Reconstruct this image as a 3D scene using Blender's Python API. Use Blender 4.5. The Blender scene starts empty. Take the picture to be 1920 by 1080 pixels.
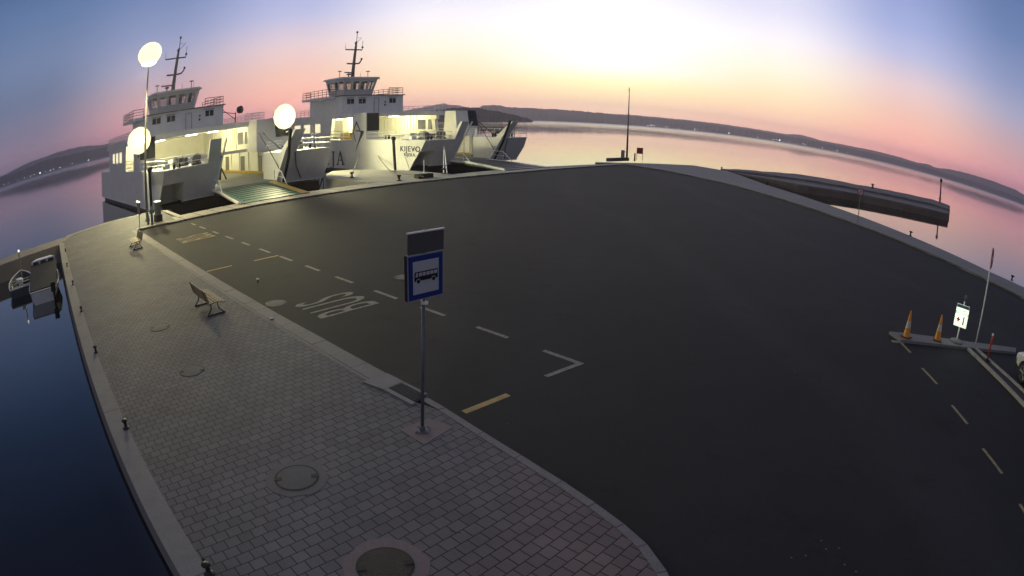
import bpy, bmesh, math, random
from math import sin, cos, tan, radians as R_, pi, hypot, atan2, degrees
from mathutils import Vector, Matrix
random.seed(7)
SC = bpy.context.scene
COL = SC.collection
# ------------------------------------------------------------------ camera (wide surveillance lens)
F, K3, K2, PITCH, ROLL, CX, CY, K1 = 1.092731, 0.0290634, 0.190863, 0.335876, 0.0210581, 6.9418, 58.4923, -0.136143
CAM_H = 5.6
cd = bpy.data.cameras.new('camera'); cam = bpy.data.objects.new('camera', cd); COL.objects.link(cam)
SC.camera = cam
cd.type = 'PANO'; cd.panorama_type = 'FISHEYE_LENS_POLYNOMIAL'
cd.sensor_width = 36; cd.sensor_height = 20.25; cd.sensor_fit = 'HORIZONTAL'; cd.fisheye_fov = R_(175)
s_ = 1.92 / 36
cd.fisheye_polynomial_k0 = 0
cd.fisheye_polynomial_k1 = -s_ / F
cd.fisheye_polynomial_k2 = -K1 * s_ ** 2 / F
cd.fisheye_polynomial_k3 = -K2 * s_ ** 3 / F
cd.fisheye_polynomial_k4 = -K3 * s_ ** 4 / F
cd.shift_x = -CX / 1920; cd.shift_y = CY / 1080
cd.clip_start = 0.05; cd.clip_end = 60000
cr, sr, cp, sp = cos(ROLL), sin(ROLL), cos(PITCH), sin(PITCH)
RV = Vector((cr, sr * sp, sr * cp)); UV = Vector((-sr, cr * sp, cr * cp)); BV = Vector((0, -cp, sp))
cam.matrix_world = Matrix(((RV.x, UV.x, BV.x, 0), (RV.y, UV.y, BV.y, 0), (RV.z, UV.z, BV.z, CAM_H), (0, 0, 0, 1)))
def ray(px, py):
    dx, dy = (px - 960 - CX) / 1000, -(py - 540 - CY) / 1000
    r = hypot(dx, dy) + 1e-9; th = r / F * (1 + K1 * r + K2 * r * r + K3 * r ** 3)
    return RV * (sin(th) * dx / r) + UV * (sin(th) * dy / r) - BV * cos(th)
def at(px, py, z=0.0):                       # a surveyed point: where a sight line meets the level z
    d = ray(px, py); t = (z - CAM_H) / d.z
    return Vector((d.x * t, d.y * t, z))
def azel(az, el, D):
    return Vector((D * sin(R_(az)), D * cos(R_(az)), CAM_H + D * tan(R_(el))))
# ------------------------------------------------------------------ colours
def lin(r, g=None, b=None):
    if g is None: g = b = r
    f = lambda c: (c / 255 / 12.92) if c / 255 <= .04045 else ((c / 255 + .055) / 1.055) ** 2.4
    return (f(r), f(g), f(b), 1)
# ------------------------------------------------------------------ sky
world = bpy.data.worlds.new('World'); SC.world = world; world.use_nodes = True
wt = world.node_tree; wt.nodes.clear()
def N(t, kind, **kw):
    n = t.nodes.new(kind)
    for k, v in kw.items():
        if k.startswith('i_'): n.inputs[k[2:]].default_value = v
        elif k.startswith('n_'): n.inputs[int(k[2:])].default_value = v
        else: setattr(n, k, v)
    return n
def ML(t, op, a, b=None, clamp=False):
    n = t.nodes.new('ShaderNodeMath'); n.operation = op; n.use_clamp = clamp
    for i, v in enumerate((a, b)):
        if v is None: continue
        if isinstance(v, (int, float)): n.inputs[i].default_value = v
        else: t.links.new(v, n.inputs[i])
    return n.outputs[0]
GLOW_AZ = 8.5
tc = N(wt, 'ShaderNodeTexCoord'); sx = N(wt, 'ShaderNodeSeparateXYZ'); wt.links.new(tc.outputs['Generated'], sx.inputs[0])
el = ML(wt, 'MULTIPLY', ML(wt, 'ARCSINE', sx.outputs[2]), 2 / pi)          # elevation as 0..1
az = ML(wt, 'ARCTAN2', sx.outputs[0], sx.outputs[1])
daz = ML(wt, 'ABSOLUTE', ML(wt, 'MULTIPLY', ML(wt, 'SUBTRACT', az, R_(GLOW_AZ)), 180 / pi))
daz = ML(wt, 'MINIMUM', daz, ML(wt, 'ABSOLUTE', ML(wt, 'SUBTRACT', 360.0, daz)))
# colour by elevation (degrees) for growing distance from the sunset
BANDS = [
 (0,   1.0, [(0, (255,200,172)), (1.2, (255,212,178)), (2.4, (255,222,174)), (3.8, (255,250,188)), (5.5, (255,255,245)), (9, (255,255,255)), (13, (250,248,255)), (20, (222,222,240)), (38, (150,150,168)), (90, (112,114,128))]),
 (16,  1.0, [(0, (255,186,165)), (1.5, (255,200,172)), (3, (255,216,174)), (4.5, (255,234,190)), (7, (255,246,222)), (10, (250,244,248)), (13, (230,228,248)), (20, (190,196,228)), (38, (140,140,162)), (90, (112,114,128))]),
 (30,  1.0, [(0, (255,160,156)), (1.5, (255,172,160)), (3, (253,184,164)), (5, (250,200,182)), (8, (236,210,214)), (11, (192,194,228)), (14, (164,176,222)), (20, (134,150,202)), (38, (122,126,152)), (90, (112,114,128))]),
 (44,  1.0, [(0, (206,130,142)), (1.5, (212,140,148)), (3.2, (208,154,158)), (5, (198,164,172)), (8, (168,168,196)), (11, (140,152,192)), (16, (106,130,176)), (22, (92,114,162)), (40, (112,122,152)), (90, (112,114,128))]),
 (58,  1.0, [(0, (134,108,128)), (2, (132,112,130)), (4, (122,116,140)), (7, (108,120,150)), (11, (112,130,166)), (16, (94,120,162)), (22, (66,94,138)), (32, (58,70,104)), (45, (70,76,98)), (90, (112,114,128))]),
 (90,  1.0, [(0, (100,96,116)), (6, (94,102,126)), (15, (76,90,126)), (24, (60,68,96)), (45, (62,66,86)), (90, (112,114,128))]),
 (180, 1.0,  [(0, (168,162,168)), (12, (160,156,164)), (30, (130,130,142)), (90, (112,114,128))]),
]
prev = None; pd = None
for d, gain, stops in BANDS:
    cr_ = N(wt, 'ShaderNodeValToRGB'); cr_.color_ramp.interpolation = 'B_SPLINE' if False else 'LINEAR'
    e_ = cr_.color_ramp.elements
    while len(e_) > 1: e_.remove(e_[0])
    for i, (a, c) in enumerate(stops):
        x = e_[0] if i == 0 else e_.new(a / 90)
        x.position = a / 90; l = lin(*c); gain = (1 + 1.0 * math.exp(-(a / 2.8) ** 1.4)) * (1.08 if a < 30 else 1) * (1 + (.22 if d < 10 else .12 if d < 20 else 0) * math.exp(-((a - 7.5) / 4.5) ** 2)); x.color = (l[0] * gain, l[1] * gain, l[2] * gain, 1)
    wt.links.new(el, cr_.inputs[0])
    if prev is None: prev = cr_.outputs[0]
    else:
        m = N(wt, 'ShaderNodeMix', data_type='RGBA'); mr = N(wt, 'ShaderNodeMapRange', interpolation_type='SMOOTHSTEP')
        mr.inputs[1].default_value = pd; mr.inputs[2].default_value = d; wt.links.new(daz, mr.inputs[0])
        wt.links.new(mr.outputs[0], m.inputs[0]); wt.links.new(prev, m.inputs[6]); wt.links.new(cr_.outputs[0], m.inputs[7])
        prev = m.outputs[2]
    pd = d
bg = N(wt, 'ShaderNodeBackground'); bg.inputs[1].default_value = 1.0; wt.links.new(prev, bg.inputs[0])
sky = N(wt, 'ShaderNodeTexSky', sky_type='NISHITA', sun_disc=False, sun_elevation=R_(-3), sun_rotation=R_(GLOW_AZ))
bg2 = N(wt, 'ShaderNodeBackground'); bg2.inputs[1].default_value = 0.06; wt.links.new(sky.outputs[0], bg2.inputs[0])
ad = N(wt, 'ShaderNodeAddShader'); wt.links.new(bg.outputs[0], ad.inputs[0]); wt.links.new(bg2.outputs[0], ad.inputs[1])
wo = N(wt, 'ShaderNodeOutputWorld'); wt.links.new(ad.outputs[0], wo.inputs[0])
# last light from just above the horizon
sl = bpy.data.lights.new('sun', 'SUN'); sl.energy = 0.04; sl.angle = R_(40); sl.color = (1, .62, .45)
so = bpy.data.objects.new('sun', sl); COL.objects.link(so)
so.rotation_euler = Vector((sin(R_(GLOW_AZ)), cos(R_(GLOW_AZ)), tan(R_(8.0)))).to_track_quat('Z', 'Y').to_euler()
SC.view_settings.view_transform = 'Standard'; SC.view_settings.look = 'None'; SC.view_settings.exposure = 0; SC.view_settings.gamma = 1
SC.cycles.use_denoising = True
SC.cycles.max_bounces = 6; SC.cycles.volume_bounces = 0
# ------------------------------------------------------------------ materials
def mat(name, col, rough=.6, metal=0, noise=0, nscale=4, bump=0, bscale=30, emit=None, estr=0, spec=None, ncol=None, obj=True):
    m = bpy.data.materials.new(name); m.use_nodes = True; t = m.node_tree; b = t.nodes['Principled BSDF']
    c = lin(*col) if max(col) > 1 else (*col, 1)
    b.inputs['Base Color'].default_value = c; b.inputs['Roughness'].default_value = rough; b.inputs['Metallic'].default_value = metal
    if spec is not None: b.inputs['Specular IOR Level'].default_value = spec
    if emit: b.inputs['Emission Color'].default_value = (*emit, 1); b.inputs['Emission Strength'].default_value = estr
    if noise or bump:
        tcn = N(t, 'ShaderNodeTexCoord'); co = tcn.outputs['Object']
    if noise:
        n = N(t, 'ShaderNodeTexNoise', i_Scale=nscale, i_Detail=6.0, i_Roughness=.65); t.links.new(co, n.inputs['Vector'])
        mr = N(t, 'ShaderNodeMapRange'); mr.inputs[1].default_value = .3; mr.inputs[2].default_value = .7; t.links.new(n.outputs[0], mr.inputs[0])
        mx = N(t, 'ShaderNodeMix', data_type='RGBA'); t.links.new(mr.outputs[0], mx.inputs[0])
        d = ncol and ((*ncol, 1) if max(ncol) <= 1 else lin(*ncol)) or tuple(x * (1 - noise) for x in c[:3]) + (1,)
        mx.inputs[6].default_value = c; mx.inputs[7].default_value = d; t.links.new(mx.outputs[2], b.inputs['Base Color'])
    if bump:
        n2 = N(t, 'ShaderNodeTexNoise', i_Scale=bscale, i_Detail=4.0); t.links.new(co, n2.inputs['Vector'])
        bp = N(t, 'ShaderNodeBump', i_Strength=bump, i_Distance=.02); t.links.new(n2.outputs[0], bp.inputs['Height']); t.links.new(bp.outputs[0], b.inputs['Normal'])
    return m
M = {}
M['ship_white'] = mat('ship_white', (.86, .86, .83), .45, noise=.16, nscale=.8, ncol=(.76, .75, .70), bump=.05, bscale=3)
M['ship_trim'] = mat('ship_trim', (.85, .85, .80), .4)
M['ship_grey'] = mat('ship_grey', (.20, .20, .20), .6, noise=.3, nscale=1)
M['ship_dark'] = mat('ship_dark', (.03, .03, .035), .5, noise=.4, nscale=1)
M['boot'] = mat('boot_top', (.035, .03, .04), .5, noise=.4, nscale=.8)
M['deck_green'] = mat('ramp_green', (.015, .15, .10), .55, noise=.5, nscale=1.2, bump=.4, bscale=8)
M['deck_grey'] = mat('ramp_grey', (.12, .12, .12), .55, noise=.4, nscale=1.2, bump=.3, bscale=8)
M['yellow'] = mat('yellow_paint', (.55, .38, .03), .5, noise=.3, nscale=2)
M['letter'] = mat('letter_blue', (.035, .05, .08), .5)
M['logo'] = mat('logo_dark', (.05, .06, .08), .5)
M['rope'] = mat('rope', (.25, .22, .17), .9)
M['black'] = mat('black_rubber', (.012, .012, .014), .7)
M['iron'] = mat('dark_iron', (.03, .03, .032), .5, .3, noise=.3, nscale=12)
M['steel'] = mat('galvanised_steel', (.17, .175, .19), .55, .4, noise=.25, nscale=8)
M['wood'] = mat('bench_wood', (.30, .23, .13), .6, noise=.4, nscale=9)
M['glass'] = mat('glass', (.02, .025, .03), .08)
M['asphalt'] = None
def tint_glass():
    m = bpy.data.materials.new('window_glass'); m.use_nodes = True; t = m.node_tree; t.nodes.clear()
    g = N(t, 'ShaderNodeBsdfGlossy'); g.inputs['Roughness'].default_value = .03
    tr = N(t, 'ShaderNodeBsdfTransparent'); tr.inputs[0].default_value = (.82, .84, .84, 1)
    mx = N(t, 'ShaderNodeMixShader'); mx.inputs[0].default_value = .1
    t.links.new(tr.outputs[0], mx.inputs[1]); t.links.new(g.outputs[0], mx.inputs[2])
    o = N(t, 'ShaderNodeOutputMaterial'); t.links.new(mx.outputs[0], o.inputs[0]); return m
M['pane'] = tint_glass()
def ground_mat(name, c1, c2, c3, rough, agg=60, bump=.25, patch=.12, spec=.4, coat=0, stain=0):
    m = bpy.data.materials.new(name); m.use_nodes = True; t = m.node_tree; b = t.nodes['Principled BSDF']
    co = N(t, 'ShaderNodeTexCoord').outputs['Object']
    n1 = N(t, 'ShaderNodeTexNoise', i_Scale=patch, i_Detail=5.0, i_Roughness=.6); t.links.new(co, n1.inputs['Vector'])
    n2 = N(t, 'ShaderNodeTexNoise', i_Scale=agg, i_Detail=2.0); t.links.new(co, n2.inputs['Vector'])
    n3 = N(t, 'ShaderNodeTexNoise', i_Scale=patch * 9, i_Detail=6.0, i_Roughness=.7); t.links.new(co, n3.inputs['Vector'])
    a = N(t, 'ShaderNodeMix', data_type='RGBA'); a.inputs[6].default_value = (*c1, 1); a.inputs[7].default_value = (*c2, 1)
    mr = N(t, 'ShaderNodeMapRange'); mr.inputs[1].default_value = .35; mr.inputs[2].default_value = .65; t.links.new(n1.outputs[0], mr.inputs[0]); t.links.new(mr.outputs[0], a.inputs[0])
    a2 = N(t, 'ShaderNodeMix', data_type='RGBA'); a2.inputs[7].default_value = (*c3, 1)
    mr2 = N(t, 'ShaderNodeMapRange'); mr2.inputs[1].default_value = .45; mr2.inputs[2].default_value = .8; mr2.inputs[4].default_value = .6; t.links.new(n3.outputs[0], mr2.inputs[0]); t.links.new(mr2.outputs[0], a2.inputs[0]); t.links.new(a.outputs[2], a2.inputs[6])
    a3 = N(t, 'ShaderNodeMix', data_type='RGBA', blend_type='MULTIPLY'); a3.inputs[0].default_value = .5; t.links.new(a2.outputs[2], a3.inputs[6])
    mr3 = N(t, 'ShaderNodeMapRange'); mr3.inputs[3].default_value = .55; mr3.inputs[4].default_value = 1.45; mr3.inputs[1].default_value = .2; mr3.inputs[2].default_value = .8; t.links.new(n2.outputs[0], mr3.inputs[0]); t.links.new(mr3.outputs[0], a3.inputs[7])
    if stain:
        ns = N(t, 'ShaderNodeTexNoise', i_Scale=stain, i_Detail=7.0, i_Roughness=.75); t.links.new(co, ns.inputs['Vector'])
        ms = N(t, 'ShaderNodeMapRange'); ms.inputs[1].default_value = .56; ms.inputs[2].default_value = .72; ms.inputs[3].default_value = 1; ms.inputs[4].default_value = .62; t.links.new(ns.outputs[0], ms.inputs[0])
        wv = N(t, 'ShaderNodeTexWave', i_Scale=.028, i_Distortion=9.0, i_Detail=3.0); wv.inputs['Detail Scale'].default_value = .6; t.links.new(co, wv.inputs['Vector'])
        mw_ = N(t, 'ShaderNodeMapRange'); mw_.inputs[1].default_value = .90; mw_.inputs[2].default_value = 1; mw_.inputs[3].default_value = 1; mw_.inputs[4].default_value = 1.22; t.links.new(wv.outputs['Fac'], mw_.inputs[0])
        vc = N(t, 'ShaderNodeTexVoronoi', feature='DISTANCE_TO_EDGE', i_Scale=.11); nd_ = N(t, 'ShaderNodeTexNoise', i_Scale=.8, i_Detail=4.0); t.links.new(co, nd_.inputs['Vector'])
        va_ = N(t, 'ShaderNodeVectorMath', operation='ADD'); sc_ = N(t, 'ShaderNodeVectorMath', operation='SCALE'); sc_.inputs[3].default_value = 2.2; t.links.new(nd_.outputs['Color'], sc_.inputs[0]); t.links.new(co, va_.inputs[0]); t.links.new(sc_.outputs[0], va_.inputs[1]); t.links.new(va_.outputs[0], vc.inputs['Vector'])
        mc_ = N(t, 'ShaderNodeMapRange'); mc_.inputs[1].default_value = .0012; mc_.inputs[2].default_value = .004; mc_.inputs[3].default_value = .93; mc_.inputs[4].default_value = 1; t.links.new(vc.outputs[0], mc_.inputs[0])
        k_ = ML(t, 'MULTIPLY', ML(t, 'MULTIPLY', ms.outputs[0], mw_.outputs[0]), mc_.outputs[0])
        a4 = N(t, 'ShaderNodeMix', data_type='RGBA', blend_type='MULTIPLY'); a4.inputs[0].default_value = 1; t.links.new(a3.outputs[2], a4.inputs[6]); t.links.new(k_, a4.inputs[7]); a3 = a4
    t.links.new(a3.outputs[2], b.inputs['Base Color']); b.inputs['Coat Weight'].default_value = coat; b.inputs['Coat Roughness'].default_value = .42; b.inputs['Roughness'].default_value = rough; b.inputs['Specular IOR Level'].default_value = spec
    bp = N(t, 'ShaderNodeBump', i_Strength=bump, i_Distance=.01); t.links.new(n2.outputs[0], bp.inputs['Height']); t.links.new(bp.outputs[0], b.inputs['Normal'])
    return m
M['asphalt'] = ground_mat('asphalt', (.027, .0265, .028), (.034, .0332, .0342), (.021, .0206, .0216), .82, 55, .35, spec=.22, coat=0, stain=.7)
M['concrete'] = ground_mat('concrete', (.25, .245, .24), (.21, .205, .20), (.16, .155, .15), .75, 40, .2, .3)
M['kerbstone'] = ground_mat('kerbstone', (.225, .215, .21), (.19, .18, .175), (.14, .132, .128), .7, 40, .2, .5)
M['apron'] = ground_mat('apron_stone', (.42, .41, .36), (.34, .33, .29), (.22, .21, .19), .7, 40, .2, .4)
M['mole'] = ground_mat('mole_stone', (.17, .14, .125), (.12, .10, .09), (.08, .065, .06), .85, 10, .5, .2)
M['mole_top'] = ground_mat('mole_top', (.21, .195, .20), (.16, .15, .15), (.11, .10, .10), .8, 12, .4, .3)
M['dark_wall'] = ground_mat('quay_wall', (.05, .05, .055), (.035, .035, .04), (.02, .02, .022), .8, 10, .5, .5)
M['pink_patch'] = ground_mat('pad_concrete', (.24, .19, .19), (.20, .165, .17), (.17, .14, .14), .8, 50, .2, .8)
M['paint_white'] = mat('road_paint', (.36, .34, .27), .75, noise=.35, nscale=7, bump=.2, ncol=(.16, .15, .13))
M['paint_yellow'] = mat('road_paint_yellow', (.60, .42, .15), .75, noise=.35, nscale=5, bump=.2, ncol=(.36, .25, .11))
M['paint_cream'] = mat('road_paint_cream', (.42, .34, .17), .75, noise=.35, nscale=7, bump=.2, ncol=(.2, .165, .09))
def paver_mat():
    m = bpy.data.materials.new('pavers'); m.use_nodes = True; t = m.node_tree; b = t.nodes['Principled BSDF']
    co = N(t, 'ShaderNodeTexCoord').outputs['Object']
    mp = N(t, 'ShaderNodeMapping'); mp.inputs['Rotation'].default_value = (0, 0, R_(-47.5)); t.links.new(co, mp.inputs[0])
    # slight wobble so the joints are not ruler straight
    nw = N(t, 'ShaderNodeTexNoise', i_Scale=1.3, i_Detail=2.0); t.links.new(co, nw.inputs['Vector'])
    vs = N(t, 'ShaderNodeVectorMath', operation='SCALE'); vs.inputs[3].default_value = .035; t.links.new(nw.outputs['Color'], vs.inputs[0])
    va = N(t, 'ShaderNodeVectorMath', operation='ADD'); t.links.new(mp.outputs[0], va.inputs[0]); t.links.new(vs.outputs[0], va.inputs[1])
    br = N(t, 'ShaderNodeTexBrick', i_Scale=1.0); br.offset = .5; br.squash = 1.0
    br.inputs['Mortar Size'].default_value = .0095; br.inputs['Mortar Smooth'].default_value = .25; br.inputs['Bias'].default_value = 0
    br.inputs['Brick Width'].default_value = .245; br.inputs['Row Height'].default_value = .222
    br.inputs['Color1'].default_value = (.162, .160, .172, 1); br.inputs['Color2'].default_value = (.128, .126, .137, 1); br.inputs['Mortar'].default_value = (.014, .014, .016, 1)
    t.links.new(va.outputs[0], br.inputs['Vector'])
    n1 = N(t, 'ShaderNodeTexNoise', i_Scale=.45, i_Detail=6.0, i_Roughness=.65); t.links.new(co, n1.inputs['Vector'])
    mr = N(t, 'ShaderNodeMapRange'); mr.inputs[1].default_value = .3; mr.inputs[2].default_value = .7; mr.inputs[3].default_value = .78; mr.inputs[4].default_value = 1.2; t.links.new(n1.outputs[0], mr.inputs[0])
    mx = N(t, 'ShaderNodeMix', data_type='RGBA', blend_type='MULTIPLY'); mx.inputs[0].default_value = 1; t.links.new(br.outputs['Color'], mx.inputs[6]); t.links.new(mr.outputs[0], mx.inputs[7])
    # warm lamplight from behind the camera, painted into the blocks near the kerb bend
    sp_ = N(t, 'ShaderNodeSeparateXYZ'); t.links.new(co, sp_.inputs[0])
    dist = ML(t, 'SUBTRACT', sp_.outputs[0], ML(t, 'MULTIPLY', sp_.outputs[1], .25))
    n4 = N(t, 'ShaderNodeTexNoise', i_Scale=1.2, i_Detail=3.0); t.links.new(co, n4.inputs['Vector'])
    f_ = ML(t, 'ADD', dist, ML(t, 'MULTIPLY', n4.outputs[0], 2.0))
    mr5 = N(t, 'ShaderNodeMapRange'); mr5.inputs[1].default_value = -3.2; mr5.inputs[2].default_value = .6; t.links.new(f_, mr5.inputs[0])
    mx2 = N(t, 'ShaderNodeMix', data_type='RGBA', blend_type='MULTIPLY'); t.links.new(mr5.outputs[0], mx2.inputs[0]); t.links.new(mx.outputs[2], mx2.inputs[6]); mx2.inputs[7].default_value = (1.32, 1.06, .95, 1)
    n5 = N(t, 'ShaderNodeTexNoise', i_Scale=70.0, i_Detail=3.0); t.links.new(co, n5.inputs['Vector'])
    mr6 = N(t, 'ShaderNodeMapRange'); mr6.inputs[3].default_value = .75; mr6.inputs[4].default_value = 1.25; t.links.new(n5.outputs[0], mr6.inputs[0])
    mx3 = N(t, 'ShaderNodeMix', data_type='RGBA', blend_type='MULTIPLY'); mx3.inputs[0].default_value = 1; t.links.new(mx2.outputs[2], mx3.inputs[6]); t.links.new(mr6.outputs[0], mx3.inputs[7])
    n7 = N(t, 'ShaderNodeTexNoise', i_Scale=3.2, i_Detail=8.0, i_Roughness=.8); t.links.new(co, n7.inputs['Vector'])
    m7 = N(t, 'ShaderNodeMapRange'); m7.inputs[1].default_value = .60; m7.inputs[2].default_value = .70; m7.inputs[3].default_value = 1; m7.inputs[4].default_value = .6; t.links.new(n7.outputs[0], m7.inputs[0])
    mx4 = N(t, 'ShaderNodeMix', data_type='RGBA', blend_type='MULTIPLY'); mx4.inputs[0].default_value = 1; t.links.new(mx3.outputs[2], mx4.inputs[6]); t.links.new(m7.outputs[0], mx4.inputs[7]); mx3 = mx4
    t.links.new(mx3.outputs[2], b.inputs['Base Color']); b.inputs['Roughness'].default_value = .75; b.inputs['Specular IOR Level'].default_value = .35
    iv = ML(t, 'SUBTRACT', 1.0, br.outputs['Fac']); hh = ML(t, 'ADD', iv, ML(t, 'MULTIPLY', n5.outputs[0], .25))
    bp = N(t, 'ShaderNodeBump', i_Strength=.5, i_Distance=.01); t.links.new(hh, bp.inputs['Height']); t.links.new(bp.outputs[0], b.inputs['Normal'])
    return m
M['pavers'] = paver_mat()
def water_mat():
    m = bpy.data.materials.new('water'); m.use_nodes = True; t = m.node_tree; b = t.nodes['Principled BSDF']
    b.inputs['Base Color'].default_value = (.006, .009, .015, 1); b.inputs['IOR'].default_value = 1.6; b.inputs['Specular IOR Level'].default_value = .6
    co = N(t, 'ShaderNodeTexCoord').outputs['Object']
    n1 = N(t, 'ShaderNodeTexNoise', i_Scale=1.6, i_Detail=3.0); t.links.new(co, n1.inputs['Vector'])
    n2 = N(t, 'ShaderNodeTexNoise', i_Scale=.012, i_Detail=4.0); t.links.new(co, n2.inputs['Vector'])
    mr = N(t, 'ShaderNodeMapRange'); mr.inputs[1].default_value = .4; mr.inputs[2].default_value = .62; mr.inputs[3].default_value = .01; mr.inputs[4].default_value = .04; t.links.new(n2.outputs[0], mr.inputs[0])
    ln = N(t, 'ShaderNodeVectorMath', operation='LENGTH'); t.links.new(co, ln.inputs[0])
    mb = N(t, 'ShaderNodeMapRange'); mb.inputs[1].default_value = 350; mb.inputs[2].default_value = 2400; mb.inputs[4].default_value = .34; t.links.new(ln.outputs['Value'], mb.inputs[0])     # open bay: ruffled
    t.links.new(ML(t, 'ADD', mr.outputs[0], mb.outputs[0]), b.inputs['Roughness'])
    bp = N(t, 'ShaderNodeBump', i_Strength=.05, i_Distance=.05); t.links.new(n1.outputs[0], bp.inputs['Height']); t.links.new(bp.outputs[0], b.inputs['Normal'])
    return m
M['water'] = water_mat()
# ------------------------------------------------------------------ mesh helpers
class MB:
    def __init__(s): s.v = []; s.f = []
    def add(s, vs, fs):
        o = len(s.v); s.v += [tuple(x) for x in vs]; s.f += [tuple(i + o for i in f) for f in fs]; return s
    def prism(s, poly, z0, z1, poly2=None):                  # poly at z0, poly2 (or poly) at z1
        n = len(poly); q = poly2 or poly
        area = sum(poly[i][0] * poly[(i + 1) % n][1] - poly[(i + 1) % n][0] * poly[i][1] for i in range(n))
        if area < 0: poly = poly[::-1]; q = q[::-1]
        g = lambda z, i: z[i] if isinstance(z, (list, tuple)) else z
        vs = [(p[0], p[1], g(z0, i)) for i, p in enumerate(poly)] + [(p[0], p[1], g(z1, i)) for i, p in enumerate(q)]
        fs = [tuple(range(n))[::-1], tuple(range(n, 2 * n))] + [(i, (i + 1) % n, n + (i + 1) % n, n + i) for i in range(n)]
        return s.add(vs, fs)
    def box(s, c, d, rz=0, ry=0, rx=0):
        m = Matrix.Rotation(rz, 3, 'Z') @ Matrix.Rotation(ry, 3, 'Y') @ Matrix.Rotation(rx, 3, 'X')
        vs = [Vector(c) + m @ Vector((x * d[0] / 2, y * d[1] / 2, z * d[2] / 2)) for z in (-1, 1) for y in (-1, 1) for x in (-1, 1)]
        return s.add(vs, [(0, 2, 3, 1), (4, 5, 7, 6), (0, 1, 5, 4), (2, 6, 7, 3), (0, 4, 6, 2), (1, 3, 7, 5)])
    def span(s, x0, x1, y0, y1, z0, z1): return s.box(((x0 + x1) / 2, (y0 + y1) / 2, (z0 + z1) / 2), (abs(x1 - x0), abs(y1 - y0), abs(z1 - z0)))
    def tube(s, pts, r, n=8, r2=None):
        pts = [Vector(p) for p in pts]; rings = []; L = len(pts)
        for i, p in enumerate(pts):
            d = (pts[min(i + 1, L - 1)] - pts[max(i - 1, 0)]).normalized()
            a = d.orthogonal().normalized() if not rings else None
            if a is None:
                a = (pa - d * pa.dot(d)); a = a.normalized() if a.length > 1e-6 else d.orthogonal().normalized()
            pa = a; b = d.cross(a); rr = r if r2 is None else r + (r2 - r) * i / (L - 1)
            rings.append([p + (a * cos(k * 2 * pi / n) + b * sin(k * 2 * pi / n)) * rr for k in range(n)])
        vs = [v for q in rings for v in q]; fs = []
        for i in range(L - 1):
            for k in range(n): fs.append((i * n + k, i * n + (k + 1) % n, (i + 1) * n + (k + 1) % n, (i + 1) * n + k))
        fs += [tuple(range(n))[::-1], tuple((L - 1) * n + k for k in range(n))]
        return s.add(vs, fs)
    def lathe(s, prof, c=(0, 0, 0), n=20, axis=None):        # prof: (r, z) list
        vs = []; m = Matrix.Identity(3) if axis is None else Vector(axis).to_track_quat('Z', 'Y').to_matrix()
        for r, z in prof:
            for k in range(n): vs.append(Vector(c) + m @ Vector((r * cos(k * 2 * pi / n), r * sin(k * 2 * pi / n), z)))
        fs = [(i * n + k, i * n + (k + 1) % n, (i + 1) * n + (k + 1) % n, (i + 1) * n + k) for i in range(len(prof) - 1) for k in range(n)]
        fs += [tuple(range(n))[::-1], tuple((len(prof) - 1) * n + k for k in range(n))]
        return s.add(vs, fs)
    def plate(s, pts, t, nrm=None):                          # planar polygon in 3D given thickness
        pts = [Vector(p) for p in pts]; n = len(pts)
        if nrm is None: nrm = (pts[1] - pts[0]).cross(pts[2] - pts[0]).normalized()
        nrm = Vector(nrm).normalized()
        return s.add([p for p in pts] + [p - nrm * t for p in pts], [tuple(range(n)), tuple(range(n, 2 * n))[::-1]] + [(i, n + i, n + (i + 1) % n, (i + 1) % n) for i in range(n)])
    def build(s, name, m, parent=None, loc=None, rz=None, smooth=False, bevel=0):
        me = bpy.data.meshes.new(name); me.from_pydata(s.v, [], s.f); me.update()
        bm = bmesh.new(); bm.from_mesh(me); bmesh.ops.recalc_face_normals(bm, faces=bm.faces); bm.to_mesh(me); bm.free()
        o = bpy.data.objects.new(name, me); COL.objects.link(o)
        me.materials.append(M[m] if isinstance(m, str) else m)
        if smooth:
            for p in me.polygons: p.use_smooth = True
        if parent: o.parent = parent
        if loc is not None: o.location = loc
        if rz is not None: o.rotation_euler = (0, 0, rz)
        if bevel:
            b = o.modifiers.new('bevel', 'BEVEL'); b.width = bevel; b.segments = 2; b.limit_method = 'ANGLE'
        return o
def tag(o, label=None, cat=None, group=None, kind=None):
    if label: o['label'] = label
    if cat: o['category'] = cat
    if group: o['group'] = group
    if kind: o['kind'] = kind
    return o
def empty(name, loc=(0, 0, 0), rz=0, label=None, cat=None, group=None):
    o = bpy.data.objects.new(name, None); COL.objects.link(o); o.location = loc; o.rotation_euler = (0, 0, rz); o.empty_display_size = .2
    return tag(o, label, cat, group)
def copy_tree(o, parent=None):
    c = o.copy(); COL.objects.link(c)
    if parent: c.parent = parent
    for ch in [x for x in SRC_CH.get(o.name, [])]: copy_tree(ch, c)
    return c
SRC_CH = {}
def register(root):
    for x in list(bpy.data.objects):
        if x.parent: SRC_CH.setdefault(x.parent.name, [])
        if x.parent and x not in SRC_CH[x.parent.name]: SRC_CH[x.parent.name].append(x)
def dup(root, loc, rz=None, label=None):
    register(root); c = copy_tree(root); c.location = loc
    if rz is not None: c.rotation_euler = (0, 0, rz)
    if label: c['label'] = label
    return c
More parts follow.
